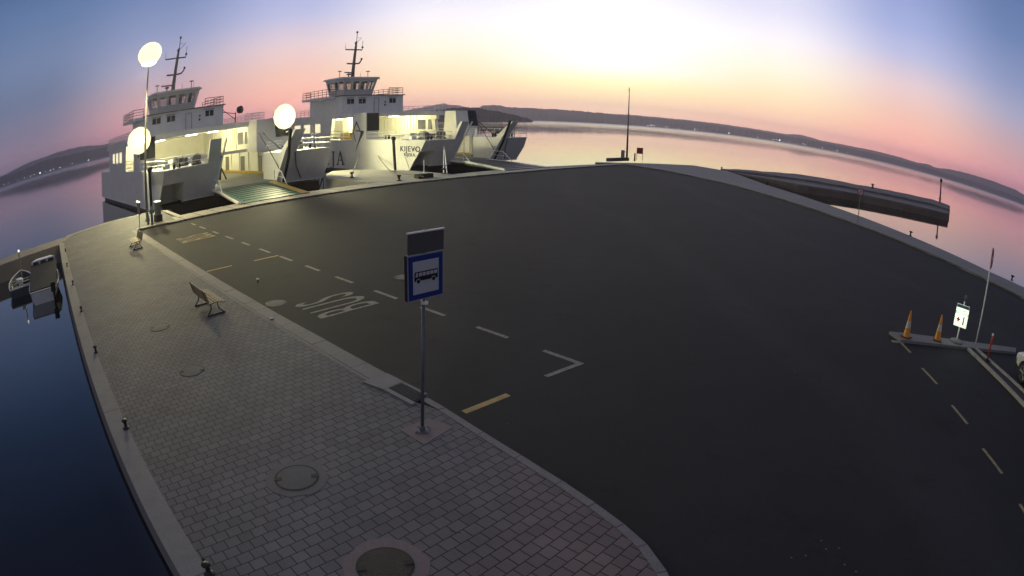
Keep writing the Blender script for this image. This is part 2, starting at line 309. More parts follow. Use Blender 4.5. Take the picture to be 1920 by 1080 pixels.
def text(name, body, size, m, parent, mw, extrude=.004, align='CENTER', sx=1.0, bold=0.0):
    cu = bpy.data.curves.new(name, 'FONT'); cu.body = body; cu.size = size; cu.extrude = extrude; cu.align_x = align; cu.align_y = 'CENTER'; cu.offset = bold; cu.space_character = 1.12
    tmp = bpy.data.objects.new(name + '_src', cu); COL.objects.link(tmp)
    bpy.context.view_layer.update()
    me = bpy.data.meshes.new_from_object(tmp.evaluated_get(bpy.context.evaluated_depsgraph_get()))
    bpy.data.objects.remove(tmp); o = bpy.data.objects.new(name, me); COL.objects.link(o)
    me.materials.clear(); me.materials.append(M[m] if isinstance(m, str) else m)
    for v in me.vertices: v.co.x *= sx
    if parent: o.parent = parent
    o.matrix_local = mw
    return o
def frame(origin, xdir, updir):
    x = Vector(xdir).normalized(); y = Vector(updir); y = (y - x * y.dot(x)).normalized(); z = x.cross(y)
    return Matrix(((x.x, y.x, z.x, origin[0]), (x.y, y.y, z.y, origin[1]), (x.z, y.z, z.z, origin[2]), (0, 0, 0, 1)))
def lamp(name, kind, loc, energy, color, parent=None, size=.3, aim=None, cone=120, blend=.6):
    l = bpy.data.lights.new(name, kind); l.energy = energy; l.color = color
    if kind == 'SPOT': l.spot_size = R_(cone); l.spot_blend = blend; l.shadow_soft_size = size
    elif kind == 'POINT': l.shadow_soft_size = size
    o = bpy.data.objects.new(name, l); COL.objects.link(o); o.location = loc
    if aim is not None: o.rotation_euler = (Vector(loc) - Vector(aim)).to_track_quat('Z', 'Y').to_euler()
    if parent: o.parent = parent
    return o
U = Vector((sin(R_(132)), cos(R_(132)), 0))              # along the kerb, towards the near end
V = Vector((sin(R_(42)), cos(R_(42)), 0))                # from the promenade out over the asphalt
AX = Vector((sin(R_(-50.4)), cos(R_(-50.4)), 0)); FX = Vector((AX.y, -AX.x, 0))
# ------------------------------------------------------------------ THE SETTING
WZ = -1.3
wm = MB().add([(-30000, -30000, WZ), (30000, -30000, WZ), (30000, 30000, WZ), (-30000, 30000, WZ)], [(0, 1, 2, 3)]).build('water', 'water'); tag(wm, kind='structure')
XY = lambda pts, z=0: [tuple(at(a, b, z)[:2]) for a, b in pts]
# kerb face line, straight part then the bend (points of the road edge of the kerb)
def line_pt(P, d, t): return (P[0] + d.x * t, P[1] + d.y * t)
KA = (-25.76, 32.9)                                       # kerb at the ferry end
kerb_road = [KA, (-9.25, 17.95), (-4.94, 14.03), (-2.77, 11.98), (-1.38, 10.55), (-.55, 9.62), (.15, 8.85), (.82, 8.08), (1.30, 7.46), (1.67, 6.92), (1.94, 6.42), (2.12, 5.8), (2.2, 5.0), (2.2, 3.5), (2.1, 0), (2.0, -12)]
def offset_line(pts, d):
    out = []
    for i, p in enumerate(pts):
        a = pts[max(i - 1, 0)]; b = pts[min(i + 1, len(pts) - 1)]; t = Vector((b[0] - a[0], b[1] - a[1])).normalized(); out.append((p[0] + t.y * d, p[1] - t.x * d))
    return out
def strip(pa, pb, z0, z1, name, m, seg=None):
    b = MB(); n = len(pa)
    vs = [(p[0], p[1], z1) for p in pa] + [(p[0], p[1], z1) for p in pb] + [(p[0], p[1], z0) for p in pa] + [(p[0], p[1], z0) for p in pb]
    fs = []
    for i in range(n - 1): fs += [(i, i + 1, n + i + 1, n + i), (i, 2 * n + i, 2 * n + i + 1, i + 1), (n + i, n + i + 1, 3 * n + i + 1, 3 * n + i)]
    fs += [(0, n, 3 * n, 2 * n), (n - 1, 3 * n - 1, 4 * n - 1, 2 * n - 1)]
    return b.add(vs, fs).build(name, m)
def resample(pts, step):
    out = [pts[0]]
    for i in range(len(pts) - 1):
        a, b = Vector(pts[i]), Vector(pts[i + 1]); L = (b - a).length; k = max(1, round(L / step))
        for j in range(1, k + 1): out.append(tuple(a.lerp(b, j / k)))
    return out
# kerb built as a row of stones with open joints
def stones(line_out, width, z0, z1, name, m, gap=.012, step=1.0, side=1, jitter=.004):
    pts = resample(line_out, step); off = offset_line(pts, width * side); b = MB()
    for i in range(len(pts) - 1):
        a0, a1, b0, b1 = (Vector(q) for q in (pts[i], pts[i + 1], off[i], off[i + 1])); g = gap / max(.05, (a1 - a0).length)
        P = [a0.lerp(a1, g), a0.lerp(a1, 1 - g), b0.lerp(b1, 1 - g), b0.lerp(b1, g)]
        b.prism([tuple(p) for p in P], z0, z1 + random.uniform(-jitter, jitter))
    return tag(b.build(name, m, bevel=.008), kind='structure')
lo = [(-32.72, 30.10), (-23.3, 21.62), (-13.9, 13.18), (-4.5, 4.74), (.8, -.02), (11.5, -9.6)]
li = offset_line(lo, -.455)
li[0] = (-32.35, 30.42)
K_SPLIT = 4
ki_w = offset_line(kerb_road[:K_SPLIT] + [(-2.2, 11.38)], .44); ki = ki_w + offset_line(kerb_road, .15)[K_SPLIT:]
top_out = XY([(341.7, 410), (305, 396), (275, 400), (203.3, 417.5), (126.7, 443.3)])
pave = [(-23.5, 35.0), (-23.9, 35.6)] + top_out[1:] + [(-34.4, 33.0), li[0]] + li[1:] + [(11.5, -14), (1.6, -14)] + ki[::-1]
b = MB().add([(x, y, 0) for x, y in pave], [tuple(range(len(pave)))]); o = b.build('pavement', 'pavers'); tag(o, kind='structure')
bm = bmesh.new(); bm.from_mesh(o.data); bmesh.ops.triangulate(bm, faces=bm.faces); bmesh.ops.recalc_face_normals(bm, faces=bm.faces); bm.to_mesh(o.data); bm.free()
if o.data.polygons[0].normal.z < 0:
    o.data.flip_normals()
stones(kerb_road[:K_SPLIT] + [(-2.2, 11.38)], .45, -.3, .012, 'kerb', 'kerbstone', step=1.0, gap=.004)
stones([(-2.2, 11.38)] + kerb_road[K_SPLIT:], .16, -.3, .012, 'kerb_narrow', 'kerbstone', step=1.0, gap=.005)
stones(lo, .47, -1.6, .03, 'quay_edge', 'concrete', step=6.0, side=-1, gap=.004)
# a row of gutter blocks just inside the kerb
strip(offset_line(kerb_road[:K_SPLIT], .454), offset_line(kerb_road[:K_SPLIT], .54), -.05, .004, 'kerb_gutter', 'kerbstone')['kind'] = 'structure'
# asphalt
far_in = [(-25.76, 32.9), (-23.06, 35.37), (-20.2, 40.2), (-16.2, 43.7), (-11.1, 50.3), (-4.1, 60.1), (-1.3, 64.0), (10.8, 77.9), (14.6, 80.2)]
def proj_far(p):    # snap to the straight far quay line
    t = (p[0] + 23.06) * FX.x + (p[1] - 35.37) * FX.y
    return (-23.06 + FX.x * t, 35.37 + FX.y * t)
far_in = [far_in[0]] + [(-23.06, 35.37)] + [proj_far(p) for p in far_in[2:]]
CORN = far_in[-1]
ri = [CORN, (17.9, 74.5), (20.9, 67.0), (23.2, 60.0), (26.2, 44.9), (28.0, 33.7), (29.46, 25.24), (30.25, 21.83), (33.5, 8), (37, -14)]
asp = [(2.0, -14)] + kerb_road[::-1] + far_in[1:] + ri[1:]
b = MB().add([(x, y, -.12) for x, y in asp], [tuple(range(len(asp)))]); o = b.build('asphalt', 'asphalt'); tag(o, kind='structure')
bm = bmesh.new(); bm.from_mesh(o.data); bmesh.ops.triangulate(bm, faces=bm.faces); bmesh.ops.recalc_face_normals(bm, faces=bm.faces); bm.to_mesh(o.data); bm.free()
if o.data.polygons[0].normal.z < 0: o.data.flip_normals()
# far apron of pale stone slabs
ap_in = [(-23.3, 35.6)] + far_in[2:]
a0 = Vector((-23.06, 35.37)) - FX.xy * 1.2
L_ap = (Vector(CORN) - a0).length
pa = [tuple(a0 + FX.xy * (L_ap * i / 42)) for i in range(43)]
pb = [tuple(Vector(p) + AX.xy * (2.7 if i < 30 else 2.7 - (i - 30) * .14)) for i, p in enumerate(pa)]
b = MB()
for i in range(42):
    A, B, C, D = (Vector(q) for q in (pa[i], pa[i + 1], pb[i + 1], pb[i])); g = .045
    b.prism([tuple(A.lerp(B, g)), tuple(A.lerp(B, 1 - g)), tuple(D.lerp(C, 1 - g)), tuple(D.lerp(C, g))], -1.8, random.uniform(-.006, .006))
tag(b.build('quay_apron', 'apron', bevel=.01), kind='structure')
tag(strip(pa, pb, -1.9, -.03, 'quay_apron_bed', 'dark_wall'), kind='structure')
# right quay edge
ro = [(12.33, 83.94), (26.76, 89.67), (29.96, 82.3), (28.6, 66.0), (30.34, 51.6), (31.5, 38.0), (32.7, 28.1), (33.85, 24.6), (36.2, 10), (40, -14)]
ro_in = [(14.6, 80.2), (17.9, 74.5), (20.9, 67.0), (23.2, 60.0), (26.2, 44.9), (28.0, 33.7), (29.46, 25.24), (30.25, 21.83), (33.5, 8), (37, -14)]
b = MB(); rq_out = XY([(1116, 304), (1300, 310), (1365, 321), (1440, 347.5), (1556, 385), (1711, 444), (1856, 509.6), (1920, 539)]) + [(36.2, 10), (40, -14)]
b.prism(ro_in + rq_out[::-1], -1.8, .0)
tag(b.build('right_quay', 'concrete'), kind='structure')
# low pale lip along the asphalt edge of the right quay
stones(ro_in[:-1], .16, -.2, .03, 'right_kerb', 'concrete', step=2.5, side=-1, gap=.01)
# breakwater on the right and mole on the left
def wall_thing(name, poly, z0, z1, m, label, cat): return tag(MB().prism(poly, z0, z1).build(name, m, bevel=.05), label, cat)
br_far = [at(1352, 316.5), at(1500, 327.5), at(1605, 346), at(1750, 375), at(1781, 386)]
br_near = [at(1376, 322), at(1497, 343.5), at(1612, 362), at(1745, 391), at(1779, 399)]
bk = empty('breakwater', (0, 0, 0), 0, 'low dark stone breakwater reaching out into the pink water on the right', 'breakwater')
far_l = [(p.x, p.y) for p in br_far]; near_l = [(p.x, p.y) for p in br_near]
def worn(poly, z0, z1, j, step=1.6):
    q_ = resample(poly + [poly[0]], step)[:-1]; q_ = [(x + random.uniform(-j, j), y + random.uniform(-j, j)) for x, y in q_]
    return MB().prism(q_, z0, [z1 + random.uniform(-j, j) * .5 for _ in q_], [(x + random.uniform(-j, j) * .6, y + random.uniform(-j, j) * .6) for x, y in q_])
worn(far_l + near_l[::-1], -1.6, -.25, .14).build('base', 'mole', bk)
up_near = [tuple(Vector(a).lerp(Vector(c), .55)) for a, c in zip(far_l, near_l)]
worn(far_l + up_near[::-1], -.45, .05, .10).build('parapet', 'mole_top', bk)
MB().prism([tuple(Vector(a).lerp(Vector(c), .8)) for a, c in zip(far_l, near_l)] + near_l[::-1], -.4, -.14).build('coping', 'mole_top', bk)
ml = XY([(126.7, 443.8), (60, 465), (0, 487)]); d_ = (Vector(ml[2]) - Vector(ml[0])).normalized()
ml_o = [(-34.9, 33.4), tuple(Vector((-34.9, 33.4)) + d_ * 40)]
ml_i = [(-32.72, 30.10), tuple(Vector((-32.72, 30.10)) + d_ * 40)]
wall_thing('harbour_mole', [(-34.4, 33.8)] + [ml_o[1], ml_i[1]] + [(-32.72, 30.10)], -1.6, .01, 'kerbstone', 'narrow concrete mole running off to the left behind the two small boats', 'mole')
# quay body under the pavement (walls down to the water)
tag(strip(offset_line(lo, -.02), offset_line(lo, -1.2), -1.7, -.03, 'quay_wall', 'dark_wall'), kind='structure')
tag(strip(offset_line(top_out[::-1], -.02)[:-1], offset_line(top_out[::-1], -1.0)[:-1], -1.7, -.03, 'quay_wall_far', 'dark_wall'), kind='structure')
tag(MB().prism([(-28.6, 40.4), (-24.3, 36.6), (-25.6, 35.6), (-29.2, 39.2)], -1.7, -.03).build('quay_wall_corner', 'dark_wall'), kind='structure')
stones(top_out[1:], .42, -.3, .02, 'quay_edge_far', 'apron', step=1.5, side=1, gap=.006)
stones([top_out[1], (-24.2, 36.5)], .42, -.3, .022, 'quay_edge_corner', 'apron', step=1.2, side=-1, gap=.006)
stones([(-25.9, 32.95), (-23.3, 35.5)], .35, -.3, .02, 'quay_edge_step', 'apron', step=1.2, side=-1, gap=.006)
# finger pier beside the second ferry
fp = XY([(611, 326), (622, 321), (660, 318), (770, 320), (845, 326), (800, 332), (735, 340), (690, 342), (612, 334)])
fin = tag(MB().prism(fp, -1.6, -.0).build('finger_pier', 'apron', bevel=.04), 'pale concrete finger pier under mooring ropes beside the far ferry', 'pier')
# ---------------------------------------------------------------- hills round the bay
def hills(name, prof, D, depth, m, sub=6, rough=.06, seed=1):
    random.seed(seed); az0, az1 = prof[0][0], prof[-1][0]; n = int((az1 - az0) * sub); rows = [[], [], [], []]
    for i in range(n + 1):
        a = az0 + (az1 - az0) * i / n
        for (x0, e0), (x1, e1) in zip(prof, prof[1:]):
            if x0 <= a <= x1: break
        t = (a - x0) / (x1 - x0); t = t * t * (3 - 2 * t); e = (e0 + (e1 - e0) * t) * .92
        z = (CAM_H + D * tan(R_(e))) * (1 + random.uniform(-rough, rough))
        d0 = Vector((sin(R_(a)), cos(R_(a))))
        rows[0].append((*(d0 * (D * (1 - .03))), WZ - 1)); rows[1].append((*(d0 * (D * .985)), WZ + z * random.uniform(.22, .34)))
        rows[2].append((*(d0 * D), z)); rows[3].append((*(d0 * (D + depth)), WZ - 1))
    b = MB(); vs = [v for r in rows for v in r]; k = n + 1
    fs = [(r * k + i, r * k + i + 1, (r + 1) * k + i + 1, (r + 1) * k + i) for r in range(3) for i in range(n)]
    return tag(b.add(vs, fs).build(name, m), kind='structure')
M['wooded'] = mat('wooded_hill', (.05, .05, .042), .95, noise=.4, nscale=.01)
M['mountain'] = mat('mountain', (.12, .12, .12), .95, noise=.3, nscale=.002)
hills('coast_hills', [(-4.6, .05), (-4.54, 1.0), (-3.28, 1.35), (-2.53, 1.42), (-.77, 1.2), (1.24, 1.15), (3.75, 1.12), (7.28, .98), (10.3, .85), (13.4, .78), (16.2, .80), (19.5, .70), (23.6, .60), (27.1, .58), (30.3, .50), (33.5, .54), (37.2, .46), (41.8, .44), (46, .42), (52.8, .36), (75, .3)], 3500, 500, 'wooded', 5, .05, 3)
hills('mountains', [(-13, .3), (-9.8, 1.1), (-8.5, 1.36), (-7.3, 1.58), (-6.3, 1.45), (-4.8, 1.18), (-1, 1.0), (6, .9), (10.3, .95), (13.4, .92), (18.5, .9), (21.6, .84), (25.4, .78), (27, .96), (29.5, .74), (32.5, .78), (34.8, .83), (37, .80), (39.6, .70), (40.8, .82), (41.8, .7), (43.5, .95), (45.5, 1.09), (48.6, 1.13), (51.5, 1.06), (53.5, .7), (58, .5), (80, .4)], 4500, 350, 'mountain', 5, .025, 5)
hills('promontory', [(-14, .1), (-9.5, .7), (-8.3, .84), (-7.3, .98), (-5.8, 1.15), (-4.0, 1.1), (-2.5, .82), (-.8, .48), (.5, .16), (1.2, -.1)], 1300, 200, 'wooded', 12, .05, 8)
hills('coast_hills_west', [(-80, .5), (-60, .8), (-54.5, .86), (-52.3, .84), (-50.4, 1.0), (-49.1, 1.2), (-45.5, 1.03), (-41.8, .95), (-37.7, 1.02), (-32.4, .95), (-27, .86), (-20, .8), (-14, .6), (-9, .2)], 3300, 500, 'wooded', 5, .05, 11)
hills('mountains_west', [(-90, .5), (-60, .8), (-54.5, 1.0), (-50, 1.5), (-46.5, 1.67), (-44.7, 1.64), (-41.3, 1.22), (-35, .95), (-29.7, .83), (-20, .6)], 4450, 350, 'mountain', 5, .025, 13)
# lamps of the villages across the water
M['far_lamp'] = mat('far_lamp', (.8, .8, .8), .5, emit=(1, .86, .62), estr=26)
M['far_lamp_white'] = mat('far_lamp_white', (.8, .8, .8), .5, emit=(1, .97, .95), estr=30)
fl = None
FL = [(12.11, .03), (12.4, .05), (12.62, .03), (13.79, .02), (14.0, .03), (15.02, .03), (16.6, .04), (16.87, .06), (17.38, .05), (17.55, .04), (19.9, .02), (21.39, .06), (22.71, .03), (24.3, .03), (24.63, .04), (24.95, .05), (25.92, .03), (26.6, .02), (27.33, .03), (27.6, .02), (28.98, .03), (29.3, .03), (30.9, .03), (31.9, .02), (-53.9, .04), (-53.3, .05), (-52.1, .05), (-51.3, .07), (-50.5, .05), (-50.0, .04), (-49.28, .06), (-48.9, .04), (-48.61, .05), (-48.0, .04), (-47.62, .06), (-46.8, .03), (-45.34, .07), (-43.4, .05)]
flr = []
for i, (a, e) in enumerate(FL):
    p = azel(a, 0, 3400 if a > 0 else 3120); p.z = 4 + e * 60
    if fl is None:
        fl = empty('shore_lamp', p, 0, 'tiny bright lamp on the far dark shore across the bay', 'lamp', 'lamps along the far shore')
        MB().lathe([(.1, -5), (.1, 0)], n=5).build('pole', 'iron', fl); MB().lathe([(.2, -.9), (1.3, -.4), (1.5, .3), (.9, 1.0), (.2, 1.2)], n=8).build('lantern', 'far_lamp_white', fl); o = fl
    else: o = dup(fl, p)
    s = random.uniform(.5, 1.1); o.scale = (s, s, s)
# ------------------------------------------------------------------ FERRIES
def seg_letters(b, ch, h):      # serif capital letters as strokes in the XZ unit box, height 1, returns width
    t, n = .17, .07
    def bar(x0, z0, x1, z1, w):
        d = Vector((x1 - x0, z1 - z0)).normalized(); q = Vector((-d.y, d.x)) * w / 2
        b.append([(x0 + q.x, z0 + q.y), (x1 + q.x, z1 + q.y), (x1 - q.x, z1 - q.y), (x0 - q.x, z0 - q.y)])
    def serif(x, z, w=.3): bar(x - w / 2, z, x + w / 2, z, n)
    def arc(cx, cz, rx, rz, a0, a1, w, k=10):
        for i in range(k):
            u0 = R_(a0 + (a1 - a0) * i / k); u1 = R_(a0 + (a1 - a0) * (i + 1) / k)
            bar(cx + rx * cos(u0), cz + rz * sin(u0), cx + rx * cos(u1), cz + rz * sin(u1), w)
    if ch == 'I': bar(.2, 0, .2, 1, t); serif(.2, .035, .38); serif(.2, .965, .38); return .42
    if ch == 'J': bar(.3, -.12, .3, 1, t); serif(.3, .965, .38); arc(.12, -.1, .18, .2, 0, -160, t * .8, 6); return .5
    if ch == 'A': bar(.08, 0, .42, 1, n * 1.3); bar(.42, 1, .78, 0, t); bar(.2, .36, .62, .36, n); serif(.08, .035, .3); serif(.78, .035, .34); return .88
    if ch == 'D': bar(.16, 0, .16, 1, t); serif(.1, .035, .3); serif(.1, .965, .3); arc(.16, .5, .55, .47, -90, 90, t * .75); return .84
    if ch == 'O': arc(.45, .5, .36, .47, 0, 360, t * .75, 16); return .92
    if ch == 'R': bar(.16, 0, .16, 1, t); serif(.16, .035, .34); serif(.12, .965, .3); arc(.16, .73, .42, .24, -90, 90, t * .75); bar(.36, .5, .7, .0, t); serif(.74, .035, .24); return .86
    if ch == 'L': bar(.16, 0, .16, 1, t); serif(.16, .965, .34); bar(.02, .035, .62, .035, n); bar(.6, 0, .62, .25, n); return .7
    if ch == 'N': bar(.12, 0, .12, 1, n * 1.2); bar(.12, 1, .72, 0, t); bar(.72, 0, .72, 1, n * 1.2); serif(.12, .035, .28); serif(.1, .965, .28); serif(.72, .965, .28); return .88
    return .5
def ferry(name, pos, label, named, rampX, rails=True):
    root = empty(name, pos, atan2(FX.y, FX.x), label, 'ferry', 'twin car ferries moored bow to the quay')
    P, S = -9.4, 9.6
    RK = lambda z: 3.1 - .7 * z                       # rake of the end plates
    # --- hull: side casings, end blocks, plates
    b = MB()
    b.prism([(P, 6.8), (P + 1.8, 9), (P + 1.8, 46), (P, 45.5)], -.85, 3.1)
    b.prism([(S, 6.8), (S - 1.8, 9), (S - 1.8, 46), (S, 45.5)], -.85, 3.1)
    # far end, closing towards the raised ramp
    b.prism([(P, 45.5), (P + 1.8, 46), (-3.8, 51), (-4.2, 52)], -.3, 3.1); b.prism([(S, 45.5), (S - 1.8, 46), (3.8, 51), (4.2, 52)], -.3, 3.1)
    for sx_, X in ((-1, P), (1, S)):
        i = X + 3.4 * 1 if sx_ < 0 else X - 3.4
        xi = -3.4 if sx_ < 0 else 3.7
        # upper part of the end block, raked front
        z0, z1 = 1.72, 3.08
        lo_ = [(X, RK(z0)), (xi, RK(z0) - .1), (xi, 6.0), (X - sx_ * 1.8, 9.0), (X, 6.8)]; Xt = X if sx_ < 0 else X - .6; hi_ = [(Xt, RK(z1)), (xi - sx_ * -.0, RK(z1) - .1), (xi, 6.0), (X - sx_ * 1.8, 9.0), (X, 6.8)]
        b.prism(lo_, z0, z1, hi_)
        # lower part, leaving the open pocket at the outer corner
        z0, z1 = -.15, 1.72; xp = X - sx_ * (2.35 if sx_ < 0 else .0)
        if sx_ < 0: lo_ = [(xp + .35, RK(z0)), (xi, RK(z0) - .1), (xi, 6.0), (X + 1.8, 9), (xp, 6.5)]; hi_ = [(xp, RK(z1)), (xi, RK(z1) - .1), (xi, 6.0), (X + 1.8, 9), (xp, 6.5)]
        else: lo_ = [(X - .05, RK(z0)), (xi, RK(z0) - .1), (xi, 6.0), (X - 1.8, 9), (X, 6.8)]; hi_ = [(X, RK(z1)), (xi, RK(z1) - .1), (xi, 6.0), (X - 1.8, 9), (X, 6.8)]
        b.prism(lo_, z0, z1, hi_)
        # tall horn beside the ramp opening
        pts = [(xi - sx_ * -1.15 if sx_ > 0 else xi - 1.15, 3.08), (xi, 3.08)]
        xa = xi + sx_ * 1.35; xb = xi
        zt = 5.25
        q0 = [(xa, RK(3.08)), (xb, RK(3.08)), (xb, RK(3.08) + 1.1), (xa, RK(3.08) + .5)]
        q1 = [(xa + sx_ * .25, RK(zt)), (xb + sx_ * .45, RK(zt)), (xb + sx_ * .45, RK(zt) + .35), (xa + sx_ * .25, RK(zt) + .35)]
        b.prism(q0, 3.06, zt, q1)
    # thin plate continuing the side past the pocket
    b.plate([(P, 6.8, 3.08), (P, 6.4, -.72), (P, 3.95, -.62), (P, RK(3.08), 3.08)], .12, (-1, 0, 0))
    b.prism([(P + .12, 6.5), (P + 3, 6.5), (P + 3, 6.3), (P + .12, 6.3)], -.4, 1.72)
    hull = b.build('hull', 'ship_white', root, bevel=.03)
    # bulwark lips, bright steel edge under the end plates
    b = MB(); b.box((-5.2, RK(-.15) - .05, -.17), (3.7, .12, .07)); b.box((6.6, RK(-.15) - .05, -.17), (5.9, .12, .07)); b.span(P - .03, P + .1, 7, 45, -.9, -.78)
    b.build('rubbing_strip', 'ship_trim', root)
    MB().prism([(-8.6, 4.4), (-6.6, 3.5), (9.2, 3.5), (9.3, 9), (9.2, 44), (3, 50), (-3, 50), (-9.1, 44), (-9.1, 9)], -1.9, -.46).build('lower_hull', 'boot', root)
    MB().prism([(-3.4, 3.0), (3.7, 3.0), (3.7, 6), (7.8, 9), (7.8, 46), (3.8, 51), (-3.8, 51), (-7.6, 46), (-7.6, 9), (-3.4, 6)], -.3, .25).build('car_deck', 'ship_grey', root)
    b = MB(); b.tube([(P - .1, 6.85, 3.3), (P - .1, 6.75, 2.4), (P - .1, 6.5, -.6)], .17, 8); b.lathe([(.25, 0), (.28, .3), (.2, .45)], (P - .1, 6.8, 3.05), 8); b.build('fender', 'black', root)
    # bright coaming along the inner edge
    b = MB(); b.tube([(-3.3, RK(5.2), 5.2), (-3.25, RK(3.1) + .2, 3.0), (-3.25, RK(.9), .9)], .09, 6); b.build('edge_tube', 'ship_trim', root)
    b = MB(); b.tube([(3.55, RK(5.3), 5.3), (4.3, RK(2.5) - .15, 2.5), (4.6, RK(0) - .1, .0)], .16, 8); b.build('fender', 'black', root)
    b = MB(); b.tube([(2.2, 4, 5.3), (3.2, 3.0, 3), (3.9, 2.0, .9)], .045, 6); b.tube([(4.9, RK(3) - .1, 3.0), (5.5, RK(1.5) - .2, 1.5), (6.6, RK(.1) - .15, .1)], .05, 6); b.tube([(3.0, 4.5, 5.2), (4.5, 1.6, 2.6)], .05, 6); b.build('ramp_cable', 'iron', root)
    # --- ramp
    yq, yh = -9.0, 2.9; xl, xr = rampX
    L0, R0 = Vector((-3.5, yh, .22)), Vector((3.4, yh, .22)); L1, R1 = Vector((xl, yq, .06)), Vector((xr, yq, .06))
    rm = 'deck_green' if not named else 'deck_grey'
    ramp = MB().plate([L0, L1, R1, R0], .16, (0, 0, 1)).build('ramp', rm, root)
    b = MB()
    for k in range(1, 9):
        t = k / 9; a = L0.lerp(L1, t); c = R0.lerp(R1, t)
        a2 = a.lerp(c, .1); c2 = a.lerp(c, .88); b.tube([a2 + Vector((0, 0, .01)), c2 + Vector((0, 0, .01))], .035, 5)
    b.build('ramp_rib', rm, ramp)
    b = MB(); b.plate([R0 + Vector((-.75, 0, .012)), R1 + Vector((-.75, 0, .012)), R1 + Vector((0, 0, .012)), R0 + Vector((0, 0, .012))], .01, (0, 0, 1)); b.build('ramp_edge', 'yellow' if not named else 'ship_trim', ramp)
    b = MB(); b.tube([L0 + Vector((-.1, 0, .05)), L0.lerp(L1, .35) + Vector((-.1, 0, .2)), L0.lerp(L1, .7) + Vector((-.1, 0, .1)), L1 + Vector((0, 0, .02))], .13, 8)
    b.build('ramp_kerb', 'ship_trim', ramp)
    for (A, B_) in ((L0, L1), (R0, R1)):
        b = MB()
        for t0, t1 in ((0.02, .42),):
            p0, p1 = A.lerp(B_, t0), A.lerp(B_, t1); up = Vector((0, 0, 1.15)); um = Vector((0, 0, .6))
            b.tube([p0, p0 + up, p0.lerp(p1, .6) + up, p1], .05, 6); b.tube([p0 + um, p0.lerp(p1, .8) + um], .03, 6); b.tube([p0.lerp(p1, .6), p0.lerp(p1, .6) + up], .035, 6)
        b.build('ramp_rail', 'ship_trim', root)
    # --- towers carrying the upper deck, floodlights on top
    tw = MB(); tw.prism([(P, 12.7), (P + 2.2, 12.9), (P + 2.2, 15.9), (P, 15.9)], 3.05, 6.72); tw.prism([(P - .02, 12.9), (P + .1, 12.9), (P + .1, 16.6), (P - .02, 16.6)], 2.2, 3.1)
    tw = tw.build('tower', 'ship_white', root, bevel=.04)
    MB().span(P + .15, P + 2.1, 12.62, 12.72, 4.25, 6.62).build('louvre_panel', 'ship_dark', tw)
    tw2 = MB().prism([(5.05, 10.5), (S, 10.6), (S, 13.4), (5.05, 13.4)], 3.05, 6.75, [(5.35, 11.2), (S - .3, 11.2), (S - .3, 13.4), (5.35, 13.4)]).build('tower', 'ship_white', root, bevel=.04)
    MB().prism([(7.75, 10.75), (S + .05, 10.75), (S + .05, 13.0), (7.75, 13.0)], 4.5, 6.8, [(7.75, 11.1), (S - .25, 11.1), (S - .25, 13.0), (7.75, 13.0)]).build('louvre_panel', 'ship_dark', tw2)
    if named:     # emblem on the outer side of the tower
        ox = P - .045
        pt = lambda px, pz: (ox, 15.75 - px * 2.7, 3.05 + pz * 3.4 - .5)
        b = MB(); b.plate([pt(.32, .92), pt(.66, .55), pt(.62, .52), pt(.30, .84)], .04, (-1, 0, 0)); b.plate([pt(.30, .88), pt(.02, .47), pt(.05, .45), pt(.32, .80)], .04, (-1, 0, 0)); b.plate([pt(.02, .47), pt(.26, .08), pt(.28, .12), pt(.06, .46)], .04, (-1, 0, 0))
        b.plate([pt(.22, .545), pt(.95, .51), pt(.95, .46), pt(.34, .50)], .04, (-1, 0, 0)); b.plate([pt(.68, .50), pt(.95, .51), pt(.95, .42), pt(.70, .20), pt(.24, -.28), pt(.52, .12), pt(.68, .38)], .04, (-1, 0, 0))
        b.build('emblem', 'logo', tw)
        polys = []; x = 0; b = MB(); H = 1.9; yend = 17.4; word = 'JADROLINIJA'; adv = []
        tot = []
        for ch in word: q = []; w = seg_letters(q, ch, 1); tot.append((ch, q, w))
        W_ = 2.05; total = sum((w + .26) * W_ for _, _, w in tot); x = yend + total
        for ch, q, w in tot:
            for poly in q: b.plate([(P - .035 - .002 * random.random(), x - u * W_, -.42 + v * H) for u, v in poly], .03, (-1, 0, 0))
            x -= (w + .26) * W_
        b.build('lettering', 'letter', hull)
        mw = frame((P - .03, 3.75, 1.98), (0, -1, 0), (0, 0, 1)); text('ship_name', 'KIJEVO', .92, 'letter', hull, mw, .012, sx=1.2, bold=.008)
        mw = frame((P - .03, 3.85, 1.28), (0, -1, 0), (0, 0, 1)); text('home_port', 'RIJEKA', .56, 'letter', hull, mw, .012, sx=1.15, bold=.006)
        b = MB(); b.tube([(P - .02, 4.6, 1.0), (P - .02, 3.9, -.35)], .03, 5)
        b.build('plate_seam', 'ship_grey', hull)
    # --- upper deck
    MB().prism([(P, 16.0), (4.6, 16.0), (S, 17.6), (S, 38), (P, 38)], 6.15, 6.78).build('upper_deck', 'ship_white', root, bevel=.03)
    # casing on the far side with ribs and framed openings, car deck lamps under the slab
    b = MB(); b.span(7.5, S, 22, 36, 3.05, 6.15)
    for k in range(14): b.span(7.38, 7.5, 22.3 + k * .72, 22.55 + k * .72, 3.2, 6.1)
    b.span(7.5, 8.1, 17.6, 22, 5.5, 6.15); b.span(7.5, 8.1, 17.6, 22, 3.05, 3.9); b.span(7.5, 8.1, 19.5, 20.1, 3.9, 5.5); b.prism([(7.5, 17.6), (8.1, 17.6), (8.1, 18.3), (7.5, 18.3)], 3.05, 6.15, [(7.5, 18.1), (8.1, 18.1), (8.1, 18.9), (7.5, 18.9)])
    b.build('casing', 'ship_white', root)
    b = MB(); b.span(P, P + 1.6, 23.4, 36, 3.05, 6.15); b.build('casing', 'ship_white', root, bevel=.04)
